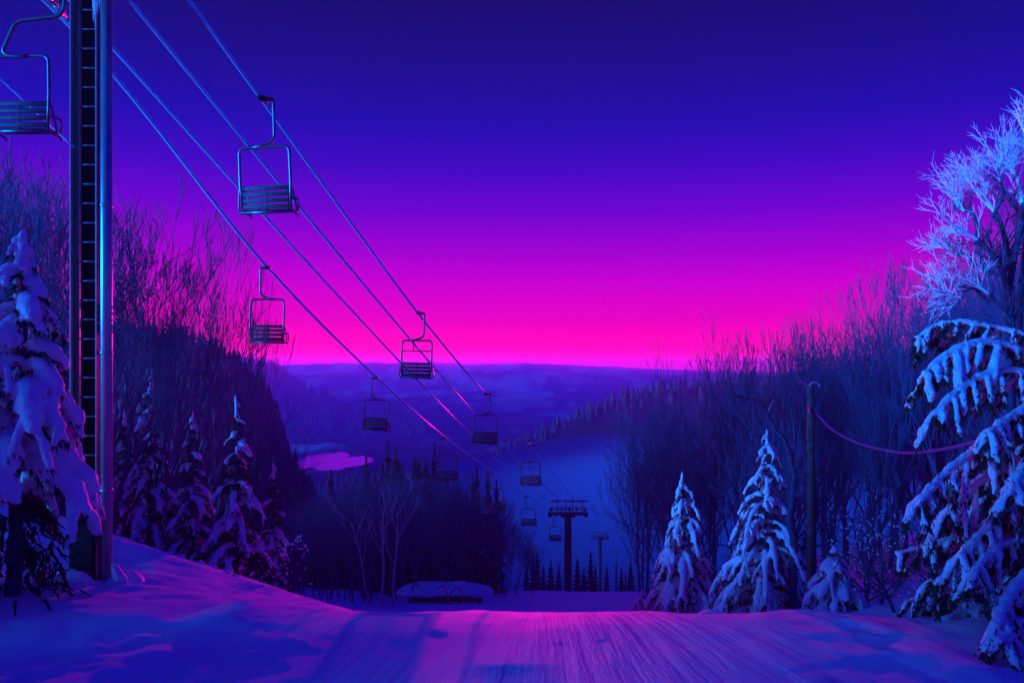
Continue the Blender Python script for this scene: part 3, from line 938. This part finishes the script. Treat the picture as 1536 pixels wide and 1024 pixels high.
def put_conifer(meshes, x, y, label, group, rz=0, s=1., z=None, name='snowy_spruce'):
    t = empty(name, (x, y, (ground(x, y) if z is None else z) - .05), label, 'tree', group, rz, s)
    for me, nm in zip(meshes, ('snow', 'needles', 'trunk')): link(nm, me, t)
    return t


# big spruce in front of the ladder tower
BIG = conifer(21, 5.6, 1.32, 12, per=5, r=.145, fingers=7, flen=.5, voxel=.03, sub=1, skip_low=.16, snow_from=.30, droopy=.62, lean=(.2, 0), pw=.66, needles=60, nl=.6)
q = at(16, 0, 14.7); zt = at(0, 348, 14.7).z
put_conifer(BIG, q.x, q.y, 'large spruce thick with snow, overlapping the ladder of the near lift tower', 'snow-laden spruces', .6, 1.2, zt - 5.65 * 1.2)
# two frosted spruces at the run's edge
SP1 = conifer(31, 5.4, 1.5, 13, per=6, r=.085, fingers=7, flen=.5, voxel=.036, sub=1, droopy=.8, pw=.78, skip_low=.12)
q = at(1025, 905, 30.); zt = at(0, 700, 30).z; zb = ground(q.x, q.y)
put_conifer(SP1, q.x, q.y, 'smaller snow-clad spruce with pointed top, pink on its outer boughs', 'snow-laden spruces', .3, (zt - zb) / 5.55)
SP2 = conifer(33, 6.6, 2.0, 14, per=6, r=.092, fingers=7, flen=.5, voxel=.038, sub=1, droopy=.75, pw=.8, skip_low=.1, lean=(-.2, 0))
q = at(1146, 905, 27.); zt = at(0, 640, 27).z; zb = ground(q.x, q.y)
put_conifer(SP2, q.x, q.y, 'taller snow-clad spruce with knobbly cyan top, between the pointed spruce and the wire post', 'snow-laden spruces', 1.9, (zt - zb) / 6.8)
SP3 = conifer(35, 2.5, 1.3, 7, per=6, r=.12, fingers=6, flen=.45, voxel=.05, droopy=.6, pw=.7, skip_low=.12)
q = at(1252, 905, 23.); zt = at(0, 815, 23).z; zb = ground(q.x, q.y)
put_conifer(SP3, q.x, q.y, 'low snowy spruce bush sitting at the snow edge under the wire', 'snow-laden spruces', .2, max(.8, (zt - zb) / 2.6))
q = at(962, 905, 33.)
put_conifer(SP3, q.x, q.y, 'narrow snowy sapling with pink drooping boughs beside the smaller pointed spruce', 'snow-laden spruces', 2.2, .8)
# shaded spruces on the left bank
DK = conifer(51, 6.8, 1.5, 15, per=6, r=.10, fingers=4, flen=.42, voxel=.055, droopy=.55, pw=.95, snowy=.55, needles=40)
DK2 = conifer(53, 6.8, 1.5, 15, per=6, r=.10, fingers=4, flen=.42, voxel=.055, droopy=.55, pw=.95, snowy=.6, needles=40)
for px, py, d, me, lab, rz in ((226, 552, 29, DK, 'shaded spruce with a long bare leader, nearest the ladder tower pipe', .2), (288, 614, 28, DK2, 'middle shaded spruce on the bank, the shortest with a pink tip', 1.4), (355, 592, 27, DK, 'shaded spruce on the bank with pink-lit snow on one side, beside the bare grove', 2.8), (188, 610, 33, DK2, 'dim spruce showing between the ladder tower pipe and the bare-leader spruce', 4.), (410, 690, 34, DK2, 'small dark spruce low on the bank, next to the pink-lit spruce', 5.)):
    q = at(px, py, d); zb = ground(q.x, q.y)
    put_conifer(me, q.x, q.y, lab, 'shaded spruces on the bank', rz, (q.z - zb) / 6.95)

for (x_, y_, h_, rz) in ((-13.6, 12.4, 9.0, .5), (-16.8, 10.6, 10.5, 1.7), (-14.5, 7.4, 8.5, 2.9), (-18.5, 5.0, 10, .1), (-13.2, 2.0, 8, 4.2), (-17.5, -1.5, 10, 5.1), (-12.6, -4.0, 9, 2.2)):  # out-of-view spruces added to shade the big spruce and near snow
    put_conifer(DK2, x_, y_, 'tall unseen spruce added to shade the big snowy spruce', 'unseen spruces added for their shade', rz, h_ / 6.95)

# the great conifer that reaches in from outside the frame, bough by bough
sn, nd, tk = MB(), MB(), MB()
rng = random.Random(61); random.seed(61)
RB = [
    ([(1660, 470), (1560, 500), (1480, 487), (1420, 482), (1372, 506)], 16.2, .075, 7, .42),
    ([(1660, 520), (1560, 528), (1480, 512), (1425, 528), (1385, 560)], 15.2, .10, 9, .52),
    ([(1660, 545), (1560, 556), (1490, 556), (1440, 582), (1400, 622)], 14.6, .10, 8, .5),
    ([(1660, 560), (1580, 590), (1520, 622), (1480, 650)], 14.2, .11, 7, .5),
    ([(1670, 560), (1560, 622), (1470, 668), (1410, 715), (1375, 760)], 13.6, .10, 7, .55),
    ([(1670, 640), (1560, 680), (1500, 705), (1440, 745), (1420, 770)], 14.6, .10, 8, .5),
    ([(1670, 680), (1580, 712), (1520, 745), (1470, 800), (1440, 835)], 14.0, .11, 9, .5),
    ([(1670, 740), (1560, 770), (1480, 788), (1410, 812), (1345, 830)], 15.2, .085, 9, .42),
    ([(1670, 770), (1580, 790), (1500, 810), (1430, 845), (1395, 870)], 15.6, .09, 8, .42),
    ([(1670, 790), (1580, 808), (1510, 812), (1470, 845), (1455, 880)], 13.2, .09, 7, .4),
    ([(1680, 800), (1600, 822), (1550, 850), (1515, 890), (1495, 935)], 12.6, .12, 8, .42),
    ([(1680, 860), (1610, 880), (1560, 900), (1520, 935), (1497, 962)], 12.3, .12, 8, .42),
    ([(1680, 600), (1600, 640), (1545, 690), (1515, 740)], 13.4, .12, 8, .5),
    ([(1680, 840), (1580, 850), (1500, 860), (1420, 885), (1360, 900)], 16.2, .09, 8, .4),
    ([(1680, 870), (1590, 890), (1510, 900), (1440, 920), (1400, 935)], 15.6, .09, 8, .4),
]
tx = at(1668, 0, 16.0); tzb = ground(tx.x, 16.)
for pts, d, r, nf, fl in RB:
    path = []
    for i, (px, py) in enumerate(pts):
        u = i / (len(pts) - 1)
        path.append(at(px, py, 16.0 * (1 - u) + d * u))
    path[0] = V((tx.x, 16., path[0].z))
    bough(sn, nd, path, r * .72, rng, nf + 9, fl * 1.05, .85, 90, .2, droop=1.35, sub=2)
    tk.tube(spline(path, 4), [max(.012, .05 * (1 - i / (4 * len(path)))) for i in range(4 * (len(path) - 1) + 1)], 5)
# denser unlit boughs inside its skirt
for k in range(46):
    z = tzb + rng.uniform(.4, 3.4); an = rng.uniform(2.0, 4.6); L = rng.uniform(1.6, 3.4)
    dv = V((math.cos(an), math.sin(an), 0)); p = V((tx.x, 16.3, z + .5))
    path = [p, p + dv * L * .4 + V((0, 0, .0)), p + dv * L * .75 + V((0, 0, -.3 * L)), p + dv * L + V((0, 0, -.5 * L))]
    if path[-1].z < ground(path[-1].x, path[-1].y) + .1: continue
    bough(sn, nd, path, .06, rng, 9, .42, .8, 60, .22, droop=1.3, sub=1, snow=rng.random() < .6)
tk.tube([V((tx.x, 16., tzb - .2)), V((tx.x, 16., tzb + 4)), V((tx.x + .05, 16., tzb + 9))], [.22, .17, .06], 10)
t = empty('snowy_fir', (tx.x, 16., tzb), 'great fir reaching in with long drooping snow-covered boughs under the frosted tree', 'tree', 'snow-laden spruces')
for mb_ in (sn, nd, tk): mb_.v = [v - V((tx.x, 16., tzb)) for v in mb_.v]
link('snow', remeshed(sn, 'snow', M_SNOWBOUGH, .028, 2), t); nd.build('needles', M_NEEDLE, t, False); tk.build('trunk', M_BARK, t)

# dark pointed conifers: behind the grove, and in the mist at the bottom of the run
def plain_conifer(seed):
    rng = random.Random(seed); random.seed(seed)
    nd, tk = MB(), MB()
    tk.tube([(0, 0, -.5), (0, 0, 5), (0, 0, 9.8)], [.16, .1, .02], 6)
    for k in range(900):
        t = rng.random() ** .8; z = 10 * t
        rad = 1.75 * (1 - t) ** .9 * (.75 + .35 * math.sin(z * 5.2)) + .06; an = rng.random() * 6.28
        p = V((0, 0, z + .25)); d = V((math.cos(an), math.sin(an), -.35))
        nd.spike(p + d * rad * .25, p + d * rad * rng.uniform(.8, 1.15), .12)
    return nd.mesh('crown', M_NEEDLE, False), tk.mesh('trunk', M_BARK)


PC = [plain_conifer(i) for i in (5, 6, 7)]
rng = random.Random(15)


def put_plain(px, py, d, lab, group, minh=4):
    q = at(px, py, d); zb = ground(q.x, d); s = max(minh, q.z - zb) / 10
    t = empty('pine_tree', (q.x, d, zb), lab, 'tree', group, rng.random() * 6.28)
    t.scale = (s * (rng.uniform(.75, 1.15) if d < 127 else rng.uniform(.9, 1.5)),) * 2 + (s * rng.uniform(.85, 1.15),)
    a, b = PC[rng.randrange(3)]; link('crown', a, t); link('trunk', b, t)


for px, py in ((420, 728), (442, 733), (456, 736), (468, 735), (482, 731), (496, 722), (510, 730), (519, 708), (534, 690), (548, 715), (562, 696), (567, 706), (582, 690), (594, 696), (604, 692), (617, 690), (626, 694), (638, 693), (652, 702), (668, 712)):
    put_plain(px, py, rng.uniform(114, 126), 'dark pointed conifer spiking up behind the bare grove', 'conifers behind the grove')
for i in range(20):
    px = 545 + 200 * (i + rng.random()) / 20
    put_plain(px, (692 if px < 660 else 692 + (px - 660) * .42) + rng.uniform(-4, 16), rng.uniform(99, 113), 'dark pointed conifer spiking up behind the bare grove', 'conifers behind the grove')
for px, py in ((790, 845), (800, 832), (806, 828), (815, 842), (826, 838), (838, 846), (866, 842), (876, 850), (886, 834), (893, 846), (910, 852), (932, 850), (946, 846)):
    put_plain(px, py, rng.uniform(128, 150), 'misty blue conifer at the bottom of the run round the far tower', 'conifers in the mist', 3)

# far-off woods on the spurs and on the valley floor: one mass
rng = random.Random(23); random.seed(23)
ff = MB()
cnt = 0
while cnt < 7600:
    if cnt < 3600:
        d = rng.uniform(175, 330); px = rng.uniform(120, 720)
    elif cnt < 5200:
        d = rng.uniform(400, 760); px = rng.uniform(380, 1150)
    else:
        d = rng.uniform(1230, 1520); px = rng.uniform(300, 640)
    x = (px - CX) / F * d
    if noise.noise(V((x * .02, d * .02, 4))) < (-.25 if d < 350 else -.05): cnt += 1; continue
    if ((x - cl.x) / 58) ** 2 + ((d - cl.y) / 125) ** 2 < 1.0: cnt += 1; continue
    z = ground(x, d)
    hh = rng.uniform(4, 8.5) if d < 350 else (rng.uniform(7, 12) if d < 1000 else rng.uniform(10, 18)); w = hh * rng.uniform(.16, .26)
    b0 = len(ff.v); n = 5; ph = rng.random()
    for (rr, zz_) in ((1, .05), (.45, .42), (.68, .38), (.25, .75), (.4, .7)):
        for k in range(n):
            a = 2 * math.pi * (k / n + ph); j = rng.uniform(.75, 1.25)
            ff.v.append(V((x + w * rr * j * math.cos(a), d + w * rr * j * math.sin(a), z + hh * zz_)))
    ff.v.append(V((x, d, z + hh)))
    for L in range(4):
        for k in range(n):
            k2 = (k + 1) % n
            ff.f.append((b0 + L * n + k, b0 + L * n + k2, b0 + L * n + n + k2, b0 + L * n + n + k))
    for k in range(n): ff.f.append((b0 + 4 * n + k, b0 + 4 * n + (k + 1) % n, b0 + 5 * n))
    cnt += 1
tag(ff.build('far_forest', M_FARFOREST, smooth=False), 'far-off conifer woods covering the spurs and valley floor', 'forest', kind='stuff')


# ------------------------------------------------------------------ post, wire, dead tree, shrubs, shelter
d = 25.
pt = at(1216, 578, d); gz_ = ground(pt.x, d)
t = empty('wire_post', (pt.x, d, gz_), 'dark wooden post with curled iron hooks at its top, holding the pink wire', 'post')
o = V((pt.x, d, gz_))
MB().tube([(0, 0, -.2), (.02, 0, (pt.z - gz_) * .5), (0, 0, pt.z - gz_)], [.135, .12, .105], 10).build('pole', M_WOOD, t)
P = lambda px, py, dd=d: at(px, py, dd) - o
MB().tube(spline([P(1200, 571), P(1206, 575), P(1213, 582), P(1214, 600), P(1215, 622, 24.8)], 5), .03, 6).build('hook', M_ROPE, t)
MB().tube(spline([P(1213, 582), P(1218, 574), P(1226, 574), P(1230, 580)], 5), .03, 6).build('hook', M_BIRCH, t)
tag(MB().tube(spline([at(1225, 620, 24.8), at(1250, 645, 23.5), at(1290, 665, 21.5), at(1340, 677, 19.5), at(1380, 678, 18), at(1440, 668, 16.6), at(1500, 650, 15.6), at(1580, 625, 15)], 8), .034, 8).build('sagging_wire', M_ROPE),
    'pink wire sagging from the hooked post into the snowy fir', 'wire')
# bent dead tree
tp = at(1188, 900, 26.); gz_ = ground(tp.x, 26.)
t = empty('dead_tree', (tp.x, 26., gz_), 'dead crooked tree with one long arching limb, standing just before the hooked post', 'tree')
o = V((tp.x, 26., gz_)); Q = lambda px, py, dd=26.: at(px, py, dd) - o
rng = random.Random(91)
pts = spline([V((0, 0, -.2)), Q(1191, 830), Q(1186, 770), Q(1191, 720), Q(1186, 682), Q(1172, 655), Q(1158, 636), Q(1148, 612, 25.6), Q(1132, 600, 25.4), Q(1116, 597, 25.3), Q(1102, 592, 25), Q(1092, 578, 24.8)], 5)
pts = [p + V((rng.gauss(0, .02), rng.gauss(0, .02), rng.gauss(0, .02))) for p in pts]
MB().tube(pts, [max(.022, .15 - .0034 * i) * (1 + .12 * math.sin(i * 2.3)) for i in range(len(pts))], 8).build('trunk', M_BARK, t)
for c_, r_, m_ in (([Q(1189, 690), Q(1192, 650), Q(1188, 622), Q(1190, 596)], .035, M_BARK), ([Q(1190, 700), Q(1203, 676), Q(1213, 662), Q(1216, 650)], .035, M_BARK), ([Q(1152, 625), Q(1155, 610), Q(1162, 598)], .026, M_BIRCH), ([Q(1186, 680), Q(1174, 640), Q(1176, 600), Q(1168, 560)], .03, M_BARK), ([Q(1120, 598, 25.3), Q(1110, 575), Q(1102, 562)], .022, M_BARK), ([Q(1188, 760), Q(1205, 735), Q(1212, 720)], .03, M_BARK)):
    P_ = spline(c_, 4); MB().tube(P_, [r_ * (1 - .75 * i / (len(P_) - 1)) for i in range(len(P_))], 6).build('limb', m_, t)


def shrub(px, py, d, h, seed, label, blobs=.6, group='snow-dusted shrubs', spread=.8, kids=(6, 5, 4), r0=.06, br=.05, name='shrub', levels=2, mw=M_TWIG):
    q = at(px, py, d); gz_ = ground(q.x, d); rng = random.Random(seed)
    a, b, tips = bare_tree(seed, h, levels=levels, kids=kids, up=.45, spread=spread, r0=r0, rmin=.012, fork=.08, wob_=.3)
    t = empty(name, (q.x, d, gz_), label, 'shrub', group)
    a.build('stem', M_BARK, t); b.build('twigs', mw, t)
    s = MB()
    for p, dr in tips:
        if rng.random() < blobs:
            L = br * rng.uniform(1.5, 3.5)
            s.tube([p - dr * L, p - dr * L * .4, p + dr * .02], [br * .45, br * rng.uniform(.6, 1.1), br * .4], 6)
    if s.v: s.build('snow_clumps', M_SNOWBOUGH, t)
    return t


shrub(440, 888, 22., 1.75, 71, 'knotty dark shrub with snow-tipped twigs standing alone on the pink bank', r0=.11, kids=(9, 6, 4), br=.035)
for i, (px, py, d, h, lab) in enumerate(((207, 800, 24.5, .7, 'small snowy sprig poking up from the bank behind the tower pipe'), (246, 812, 24, .5, 'short snowy sprig on the crest of the bank under the bare-leader spruce'), (288, 832, 23.6, .55, 'forked snowy sprig halfway along the crest of the bank'), (330, 850, 23.5, .65, 'leaning snowy sprig at the foot of the pink-lit spruce'), (368, 858, 23, .7, 'twiggy snowy sprig between the pink-lit spruce and the knotty shrub'))):
    shrub(px, py, d, h, 80 + i, lab, .9, kids=(4, 3), levels=1, r0=.03, br=.05)
for i, (px, d, h, lab) in enumerate(((1235, 27, 3.6, 'purple-tinged brushy shrub under the wire beside the hooked post'), (1300, 24, 3.2, 'dense brushy shrub with snow clots, below the lowest point of the wire'), (1345, 20.5, 2.3, 'brushy shrub in front of the fir skirt, close to the snow edge'), (1190, 29, 3., 'brushy shrub between the taller frosted spruce and the hooked post'), (1400, 19., 2.2, 'dark brushy shrub deep under the fir boughs'), (1322, 22.5, 2.6, 'brushy shrub with upright stems between the wire dip and the fir skirt'), (1160, 31, 3.4, 'brushy shrub half hidden behind the taller frosted spruce'), (1085, 33, 3.0, 'brushy shrub in the gap between the two frosted spruces'))):
    shrub(px, 0, d, h, 90 + i, lab, .4, 'brushy undergrowth shrubs', kids=(13, 10, 8), spread=.95, br=.024)
# fallen sticks on the snow edge
for i, (pts, lab) in enumerate((([(1308, 904), (1320, 912), (1334, 920)], 'short stick lying on the snow edge below the brushy shrub'), ([(1378, 898), (1384, 915), (1400, 926), (1412, 934)], 'bent stick poking out of the snow under the fir'))):
    dd = 17.6
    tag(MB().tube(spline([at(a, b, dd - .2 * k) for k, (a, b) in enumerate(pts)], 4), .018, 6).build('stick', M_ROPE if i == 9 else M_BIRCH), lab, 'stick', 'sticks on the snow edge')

# snow-roofed shelter by the grove
ds = 78.
c = at(668, 888, ds); gz_ = ground(c.x, ds)
t = empty('snow_shelter', (c.x, ds, gz_), 'low open shelter buried under a thick snow roof at the foot of the grove', 'shelter')
k = ds / F
m = MB()
for i in range(15):
    u = -1 + 2 * i / 14
    m.blob((u * 60 * k, .0, 1.05 + .35 * (1 - abs(u) ** 3)), 1.15 * (1 - .35 * abs(u) ** 4), rng, .12, 2, (1.2, 1.7, .52))
link('roof', remeshed(m, 'roof', M_SNOWBOUGH, .14, 4), t)
m = MB()
m.box((0, 1.2, .45), (110 * k, .2, 1.3)); m.build('back_wall', M_WOOD, t)
for u in (-50, -18, 22, 52):
    MB().box((u * k, -1.1, .45), (.25, .25, 1.4)).build('post', M_WOOD, t)
m = MB(); m.box((0, -1.0, .92), (112 * k, .3, .22)); m.build('beam', M_WOOD, t)
hd = ds - 4
for i, pts in enumerate((((656, 882), (663, 878), (669, 884), (674, 893)), ((674, 893), (680, 884), (687, 882), (693, 889), (698, 898)))):
    P3 = [at(a, b, hd) for a, b in pts]
    P3[-1].z = min(P3[-1].z, ground(P3[-1].x, hd))
    tag(MB().tube(spline(P3, 6), .075, 6).build('bent_sapling', M_ROPE), ('pink bent sapling arching low before the shelter, nearer the birches' if i == 0 else 'pink bent sapling arching low before the shelter, nearer the far tower'), 'sapling', 'bent saplings before the shelter')
# snow lumps on the bank and run edge
for i, (px, py, d, r, lab) in enumerate(((268, 858, 21, .13, 'round snow lump on the pink bank nearest the ladder tower'), (300, 857, 21.5, .11, 'round snow lump on the pink bank, second from the ladder tower'), (318, 864, 21.2, .12, 'round snow lump on the pink bank, third from the ladder tower'), (340, 868, 20.8, .1, 'round snow lump on the pink bank, fourth from the ladder tower'), (352, 871, 20.6, .08, 'smallest snow lump on the pink bank, farthest from the ladder tower'), (636, 917, 19.4, .16, 'flat clod of snow at the crest of the run next to the bank'), (1068, 917, 19.0, .2, 'ridge-shaped clod of snow at the crest of the run below the frosted spruces'))):
    q = at(px, 0, d); q.z = ground(q.x, d)
    tag(MB().blob(q, r, random.Random(i), .5, 3, (1.7 if i > 4 else 1.1, 1, .75)).build('snow_lump', M_SNOWBOUGH), lab, 'snow lump', 'lumps of snow')

# ------------------------------------------------------------------ haze
HAZE = dict(dens=.0005, col=(.55, .12, 1.0), g=0.3)
hb = MB().box((0, 2050, -49.5), (14600, 4400, 135)).build('haze', bpy.data.materials.new('haze'), smooth=False)
hm_ = hb.data.materials[0]
n, l = nodes_of(hm_)
n.remove(n['Principled BSDF'])
pv = n.new('ShaderNodeVolumePrincipled')
pv.inputs['Color'].default_value = (*HAZE['col'], 1); pv.inputs['Density'].default_value = HAZE['dens']; pv.inputs['Anisotropy'].default_value = HAZE['g']
l.new(pv.outputs[0], n['Material Output'].inputs['Volume'])
tag(hb, 'pale blue haze filling the valley', 'haze', kind='stuff')

# bank of mist lying in the bottom of the run, below the far tower
mi = MB().blob((48, 262, -74), 1, random.Random(4), .12, 4, (118, 124, 50)).build('mist', bpy.data.materials.new('mist'))
mm_ = mi.data.materials[0]; n, l = nodes_of(mm_); n.remove(n['Principled BSDF'])
pv = n.new('ShaderNodeVolumePrincipled'); pv.inputs['Color'].default_value = (.12, .7, 1, 1); pv.inputs['Density'].default_value = .014
l.new(pv.outputs[0], n['Material Output'].inputs['Volume'])
tag(mi, 'glowing blue mist lying in the valley below the far tower', 'mist', kind='stuff')

# ------------------------------------------------------------------ sky, sun, camera
EXPO = 1.5
w = bpy.data.worlds.new('World'); sc.world = w; w.use_nodes = True
n, l = w.node_tree.nodes, w.node_tree.links
bg = n['Background']
tc = n.new('ShaderNodeTexCoord'); sep = n.new('ShaderNodeSeparateXYZ'); l.new(tc.outputs['Generated'], sep.inputs[0])


def mapr(src, a, b, smooth=False):
    q = n.new('ShaderNodeMapRange'); q.inputs[1].default_value = a; q.inputs[2].default_value = b
    if smooth: q.interpolation_type = 'SMOOTHSTEP'
    l.new(src, q.inputs[0]); return q.outputs[0]


def ramp(src, stops):
    r = n.new('ShaderNodeValToRGB'); e = r.color_ramp.elements
    while len(e) > 1: e.remove(e[-1])
    e[0].position, e[0].color = stops[0]
    for p, c_ in stops[1:]:
        q = e.new(p); q.color = c_
    l.new(src, r.inputs['Fac']); return r.outputs['Color']


ez = mapr(sep.outputs[2], -.1, .9)
zp = lambda s: (s + .1) / 1.0
front = ramp(ez, [(0, lin(20, 5, 90)), (zp(-.01), (4.0, 0, .2, 1)), (zp(.003), (4.4, .0, .15, 1)), (zp(.01), (2.2, .0, .22, 1)), (zp(.02), (1.35, .0, .30, 1)), (zp(.054), (.86, .0, .47, 1)), (zp(.095), lin(205, 0, 203)), (zp(.136), lin(158, 2, 206)), (zp(.184), lin(104, 5, 206)), (zp(.231), lin(58, 10, 194)), (zp(.276), lin(14, 14, 178)), (zp(.348), lin(4, 15, 140)), (zp(.414), lin(6, 13, 106)), (zp(.6), lin(4, 8, 150)), (zp(.85), lin(3, 7, 165))])
back = ramp(ez, [(0, lin(3, 3, 90)), (zp(.0), lin(5, 3, 160)), (zp(.12), lin(3, 7, 180)), (zp(.35), lin(2, 9, 178)), (zp(.6), lin(1, 7, 170)), (zp(.9), lin(3, 7, 160))])
lx = n.new('ShaderNodeMath'); lx.operation = 'MULTIPLY_ADD'; lx.inputs[1].default_value = -.4      # the afterglow reaches farther round on the left
l.new(sep.outputs[0], lx.inputs[0]); l.new(sep.outputs[1], lx.inputs[2])
fy = mapr(lx.outputs[0], -.05, .6, True)
mx = n.new('ShaderNodeMix'); mx.data_type = 'RGBA'
l.new(fy, mx.inputs[0]); l.new(back, mx.inputs[6]); l.new(front, mx.inputs[7])
# the moonlit part of the sky, low behind the left-hand wood
MOON = V((-.88, -.46, .10)).normalized()
dt = n.new('ShaderNodeVectorMath'); dt.operation = 'DOT_PRODUCT'; dt.inputs[1].default_value = MOON
l.new(tc.outputs['Generated'], dt.inputs[0])
pw_ = n.new('ShaderNodeMath'); pw_.operation = 'POWER'; pw_.inputs[1].default_value = 200
mxm = n.new('ShaderNodeMath'); mxm.operation = 'MAXIMUM'; mxm.inputs[1].default_value = 0
l.new(dt.outputs['Value'], mxm.inputs[0]); l.new(mxm.outputs[0], pw_.inputs[0])
mo = n.new('ShaderNodeMix'); mo.data_type = 'RGBA'; mo.blend_type = 'ADD'
mo.inputs[7].default_value = (0.0, 92.0, 420.0, 1)
l.new(pw_.outputs[0], mo.inputs[0]); l.new(mx.outputs[2], mo.inputs[6])
l.new(mo.outputs[2], bg.inputs['Color']); bg.inputs['Strength'].default_value = 1 / 2 ** EXPO
w.cycles.sampling_method = 'MANUAL'; w.cycles.sample_map_resolution = 1024

AZ = math.radians(1.0)
# the sun is just going down behind the farthest ridge: its last light clears the crest of the run, not the slope below it
dd_ = np.linspace(150, 4100, 800)
EL = max(math.atan2(ground(1 + q_ * math.sin(AZ), 20 + q_ * math.cos(AZ)) + 10.5, q_) for q_ in dd_)

S = V((math.sin(AZ) * math.cos(EL), math.cos(AZ) * math.cos(EL), math.sin(EL)))
ld = bpy.data.lights.new('sun', 'SUN'); ld.energy = 4.4; ld.color = (1.0, .003, .36); ld.angle = math.radians(.25)
lo = bpy.data.objects.new('sun', ld); COL.objects.link(lo); lo.rotation_euler = S.to_track_quat('Z', 'Y').to_euler(); lo.location = (20, 30, 40)

cd = bpy.data.cameras.new('camera'); cam = bpy.data.objects.new('camera', cd); COL.objects.link(cam)
cam.location = (0, 0, 0); cam.rotation_euler = (math.radians(90), 0, 0)
cd.sensor_width = 36; cd.lens = 36 * F / 1536; cd.shift_y = (HZ - 512) / 1536
cd.clip_start = .1; cd.clip_end = 20000
sc.camera = cam
sc.view_settings.view_transform = 'Standard'; sc.view_settings.look = 'None'; sc.view_settings.exposure = EXPO; sc.view_settings.gamma = 1
sc.cycles.use_denoising = True
sc.cycles.max_bounces = 6; sc.cycles.diffuse_bounces = 3; sc.cycles.volume_bounces = 4; sc.cycles.transparent_max_bounces = 6
sc.cycles.sample_clamp_indirect = 5
